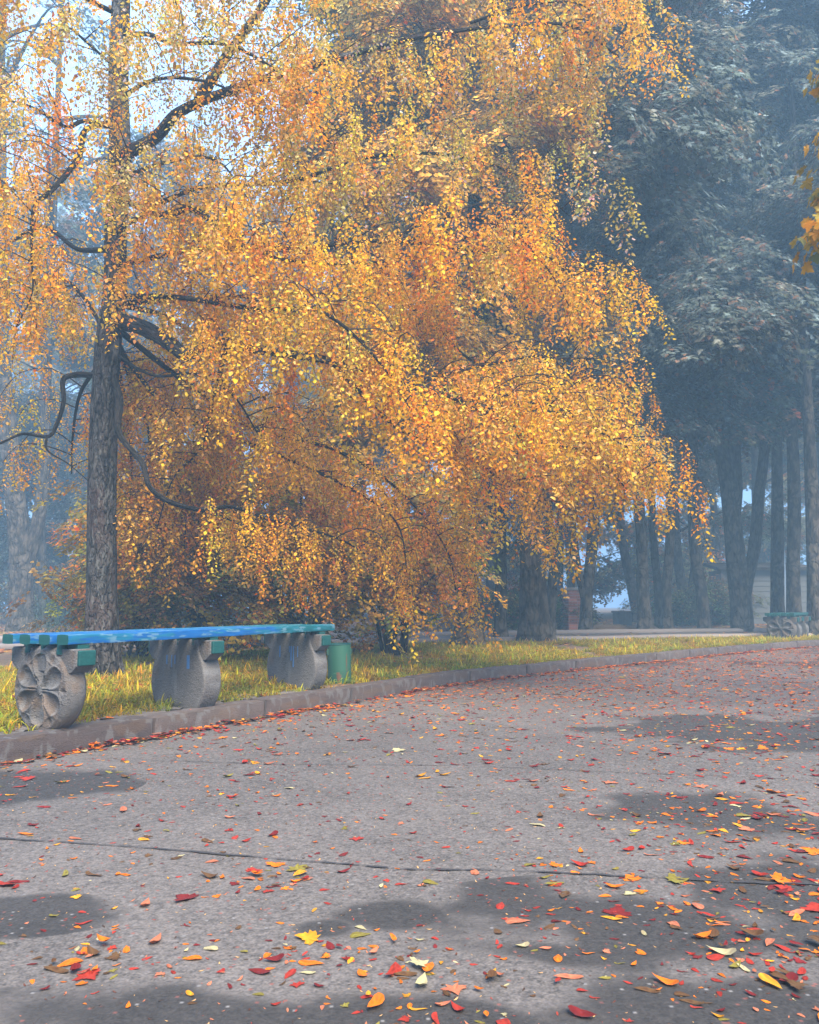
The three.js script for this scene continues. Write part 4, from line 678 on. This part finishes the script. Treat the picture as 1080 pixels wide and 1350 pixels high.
// ---------------------------------------------------------------- fallen leaves
{
  const flat = (shape) => { const g = spray((add) => add(shape, new THREE.Matrix4(), [1, 1, 1])); return g; };
  // a leaf lying down: outline in x-z, curl lifts it from the road
  const lay = (outline, curl, twist, fold, cup) => {
    const pos = [], idx = [], n = outline.length, put = (x, z) => { const y = (Math.abs(curl) > 0.7 ? 0.75 : 0.36) * (curl * x * x * 1.3 + twist * x * z * 1.4 + fold * Math.abs(z) + cup * Math.sin(x * 7) * 0.06); pos.push(x, y, z); };
    put(0, 0); outline.forEach(([x, z]) => put(x * 0.55, z * 0.55)); outline.forEach(([x, z]) => put(x, z));
    for (let i = 0; i < n; i++) { const j = (i + 1) % n; idx.push(0, 1 + j, 1 + i, 1 + i, 1 + j, 1 + n + i, 1 + j, 1 + n + j, 1 + n + i); }
    let m = 1e9; for (let i = 1; i < pos.length; i += 3) m = Math.min(m, pos[i]); for (let i = 1; i < pos.length; i += 3) pos[i] += 0.004 - m;
    const g = new THREE.BufferGeometry(); g.setAttribute('position', new THREE.Float32BufferAttribute(pos, 3)); g.setIndex(idx); g.computeVertexNormals();
    g.setAttribute('color', new THREE.Float32BufferAttribute(Array.from({ length: pos.length }, (_, i) => { const p = i / 3 | 0, x = pos[p * 3], z = pos[p * 3 + 2], n = fbm(x * 9 + curl * 31, z * 9 + cup * 7, 5, 3), b = p === 0 ? 1.12 : 0.45 + 1.0 * n; return i % 3 ? b * (i % 3 === 1 ? 0.85 + 0.4 * n : 0.9) : b; }), 3)); return g;
  };
  const oval = Array.from({ length: 14 }, (_, i) => { const a = i / 14 * 6.2832, x = Math.cos(a); return [x * 0.5, Math.sin(a) * 0.23 * (1 - 0.35 * x) * (1 + 0.06 * (i % 2))]; });
  oval[0] = [0.6, 0];
  const mo = realMaple(1).v.slice(1).map(([x, y]) => [y * 0.8 - 0.35, x * 0.8]);
  const half = oval.map(([x, z]) => [x, Math.max(-0.06, z)]);
  const shapes = [['oval', lay(oval, 0.35, 0.2, 0.25, 1)], ['oval', lay(oval, 0.75, -0.4, 0.5, 0.5)], ['oval', lay(oval, -0.5, 0.3, 0.1, -1)], ['lobed', lay(mo, 0.3, 0.3, 0.2, 1.5)], ['lobed', lay(mo, 0.55, -0.4, 0.3, -1.5)], ['torn', lay(half, 0.6, 0.6, 0.7, 1)]];
  const tones = { red: [0.25, 0.022, 0.016], crimson: [0.12, 0.011, 0.013], orange: [0.46, 0.105, 0.008], amber: [0.44, 0.18, 0.014], salmon: [0.33, 0.10, 0.06], cream: [0.32, 0.26, 0.16], olive: [0.15, 0.115, 0.025], brown: [0.085, 0.04, 0.02] };
  const weights = [['red', 24], ['crimson', 16], ['orange', 22], ['amber', 8], ['salmon', 10], ['cream', 3], ['olive', 4], ['brown', 11]], tot = weights.reduce((s, w) => s + w[1], 0);
  const tone = (r) => { let k = r() * tot; for (const [n, w] of weights) if ((k -= w) < 0) return n; return 'red'; };
  const mats = Object.fromEntries(Object.entries(tones).map(([n, c]) => { const m = leafMat('fallen ' + n, 1, 0.15); m.color = rgb(c); return [n, m]; }));
  const piles = [[1010, 1090, .42, 2.6], [1000, 1262, .3, 6], [510, 1272, .16, 3], [385, 1265, .14, 2], [140, 1272, .16, 2.2], [560, 1310, .16, 2], [1050, 1190, .25, 2], [700, 1290, .2, 1], [370, 1158, .12, 2.2], [820, 1190, .4, 0.8], [1060, 1262, .25, 6]].map(([x, y, s, w]) => { const p = onGround(x, y, 0); return [p.x, p.z, s, w]; });
  const r = RNG(500), all = [];
  const dens = (x, z, d) => {
    let q = 0.26 + 0.30 * sstep(-3.5, -6.5, z) + 0.5 * sstep(-6, -11, z) + 0.25 * sstep(0.2, 1.4, x) * sstep(-2, -4, z);
    q *= 0.5 + 1.0 * fbm(x * 1.1 + 7, z * 1.1 + 30, 12, 3);
    q += 1.5 * Math.exp(-d / 0.10) + 0.5 * Math.exp(-d / 0.5) * sstep(-4, -7, z);
    for (const [px, pz, s, w] of piles) q += 0.9 * w * Math.exp(-((x - px) ** 2 + ((z - pz) * 1.25) ** 2) / (s * s));
    return q;
  };
  const add = (x, z, y, small, k = 1) => {
    const s = small ? 0.006 + 0.009 * r() : 0.011 + 0.027 * Math.pow(r(), 2.0), sh = r() < 0.66 ? r() * 3 | 0 : r() < 0.25 ? 3 + (r() * 2 | 0) : 5;
    all.push({ x, y, z, s: k * (sh === 3 || sh === 4 ? s * 1.25 : s), sh, t: z < -6 && r() < 0.4 ? 'orange' : tone(r), yaw: r() * 6.28, tilt: (r() - 0.5) * 0.2, tilt2: (r() - 0.5) * 0.2, v: 0.7 + 0.6 * r() });
  };
  for (let i = 0; i < 90000; i++) {
    const z = -1.35 - 17 * Math.pow(r(), 0.62), x = (r() * 2 - 1) * (-z * 0.54 + 0.25), d = kerbDist(x, z); if (d < 0.01) continue;
    if (r() * (1.2 - 0.45 * sstep(-4.5, -9, z)) > dens(x, z, d)) continue;
    add(x, z, 0, r() < 0.5);
  }
  for (const [px, pz, sg, w] of piles) for (let i = 0; i < w * 6; i++) { const a = r() * 6.28, q = sg * 1.1 * Math.sqrt(-0.5 * Math.log(1 - 0.98 * r())); const x = px + Math.cos(a) * q, z = pz + Math.sin(a) * q * 0.7; if (kerbDist(x, z) > 0.05) add(x, z, 0.012 * r() * r(), r() < 0.25, 1.0); }
  // in the gutter, on the kerb, on the paving strip and scattered through the grass
  for (let i = 0; i < 14000; i++) {
    const z = -3 - 15 * r(), x = (r() * 2 - 1) * (-z * 0.54 + 0.25), d = -kerbDist(x, z);
    if (d > 0 && d < 2.4 && r() < (d < 0.17 ? 0.25 : d < 0.5 ? 0.5 : 0.3)) add(x, z, d < 0.17 ? VERGE + 0.004 : d < 0.5 ? VERGE - 0.004 : VERGE + 0.02 + 0.06 * r(), r() < 0.2);
  }
  const gutter = kl.filter((p) => p.z < -3 && p.z > -17);
  gutter.forEach((p, i) => { const q = side(p, i, gutter, -0.06); for (let k = 0; k < 44; k++) if (r() < 0.2 + 1.1 * fbm(i * 0.3, 2, 5, 2)) { const a = gutter[Math.min(gutter.length - 1, i + 1)].clone().sub(gutter[Math.max(0, i - 1)]).normalize(), o = (r() - 0.5) * 0.3, e = 0.05 - 0.13 * r() * r(); add(q.x + a.x * o + a.z * e, q.z + a.z * o - a.x * e, 0.03 * r() * r(), r() < 0.1, 1.35); } });
  all.forEach((l) => { l.size = l.s * (l.y > VERGE - 0.006 && l.y > 0.11 ? 0 : 1) / -l.z; }); all.sort((a, b) => b.size - a.size);
  const M4 = (l) => new THREE.Matrix4().compose(V(l.x, l.y + Math.abs(l.tilt) * l.s * 0.35, l.z), Q.setFromEuler(E.set(l.tilt, l.yaw, l.tilt2, 'YXZ')), V(l.s * 1.6, l.s * 1.6, l.s * 1.6));
  const seam = cracks[0].map(([x, y]) => onGround(x, y, 0));
  const where = (l) => { for (const [px, pz, sg, w] of piles) if ((l.x - px) ** 2 + (l.z - pz) ** 2 < sg * sg && w >= 2) return 'in a loose drift of leaves on the asphalt'; for (let i = 1; i < seam.length; i++) if (l.x > seam[i - 1].x && l.x <= seam[i].x) { const zz = seam[i - 1].z + (seam[i].z - seam[i - 1].z) * (l.x - seam[i - 1].x) / (seam[i].x - seam[i - 1].x); return Math.abs(l.z - zz) < 0.12 ? 'beside the long dark road seam' : l.z > zz ? 'lying alone on the asphalt before the long road seam' : 'lying alone on the asphalt past the long road seam'; } return 'lying alone on the asphalt'; };
  const big = (l) => (l.s > 0.030 ? 'large ' : l.s < 0.020 ? 'small ' : '');
  const adj = { oval: 'oval', lobed: 'lobed', torn: 'torn narrow' };
  all.slice(0, 300).forEach((l) => {
    const [kind, geo] = shapes[l.sh], m = mesh(numbered('fallen_leaf'), geo, mats[l.t], scene); M4(l).decompose(m.position, m.quaternion, m.scale);
    const lb = `${big(l)}${l.t} ${adj[kind]} fallen leaf ${where(l)}`; tag(m, lb, 'leaf', lb.replace('fallen leaf', 'fallen leaves'));
  });
  const rest = shapes.map(() => []); all.slice(300).forEach((l) => rest[l.sh].push([M4(l), rgb(tones[l.t].map((c) => c * l.v))]));
  const litter = new THREE.Group(); litter.name = 'leaf_litter'; tag(litter, 'countless small red and orange leaves scattered over road, kerb and grass', 'leaves'); litter.userData.kind = 'stuff'; scene.add(litter);
  const white = leafMat('fallen leaf mix', 1, 0.15);
  rest.forEach((it, k) => it.length && instanced('leaves', shapes[k][1], white, it, litter));
  // crumbs of leaf and seed on the road
  const bits = []; for (let i = 0; i < 16000; i++) { const z = -1.35 - 9 * Math.pow(r(), 0.8), x = (r() * 2 - 1) * (-z * 0.54 + 0.2); if (kerbDist(x, z) < 0.02) continue; const s = 0.003 + 0.008 * r() * r(); bits.push([new THREE.Matrix4().compose(V(x, 0, z), Q.setFromEuler(E.set(0, r() * 6.28, (r() - 0.5) * 0.4)), V(s * 1.6, s, s)), rgb(pick(r, [[0.25, 0.04, 0.03], [0.36, 0.12, 0.07], [0.10, 0.03, 0.02], [0.45, 0.25, 0.12], [0.05, 0.03, 0.025]]))]); }
  instanced('crumbs', shapes[1][1], white, bits, litter);
  // litter under the far trees
  const far = []; for (let i = 0; i < 16000; i++) { const z = -11 - 26 * r(), x = (r() * 2 - 1) * (-z * 0.54 + 0.5); const d = -kerbDist(x, z); if (d < 2.2) continue; if (pathDist(x, z) < 1.5 && r() < 0.7) continue; const s = 0.08 + 0.09 * r(); far.push([new THREE.Matrix4().compose(V(x, VERGE - 0.015, z), Q.setFromEuler(E.set((r() - 0.5) * 0.5, r() * 6.28, (r() - 0.5) * 0.5)), V(s, s, s)), rgb(pick(r, [[0.32, 0.10, 0.04], [0.40, 0.18, 0.05], [0.22, 0.08, 0.04], [0.3, 0.2, 0.06]]))]); }
  instanced('leaves_under_trees', shapes[0][1], white, far, litter);
  console.log('leaves', all.length, far.length);
}
renderer.render(scene, camera);
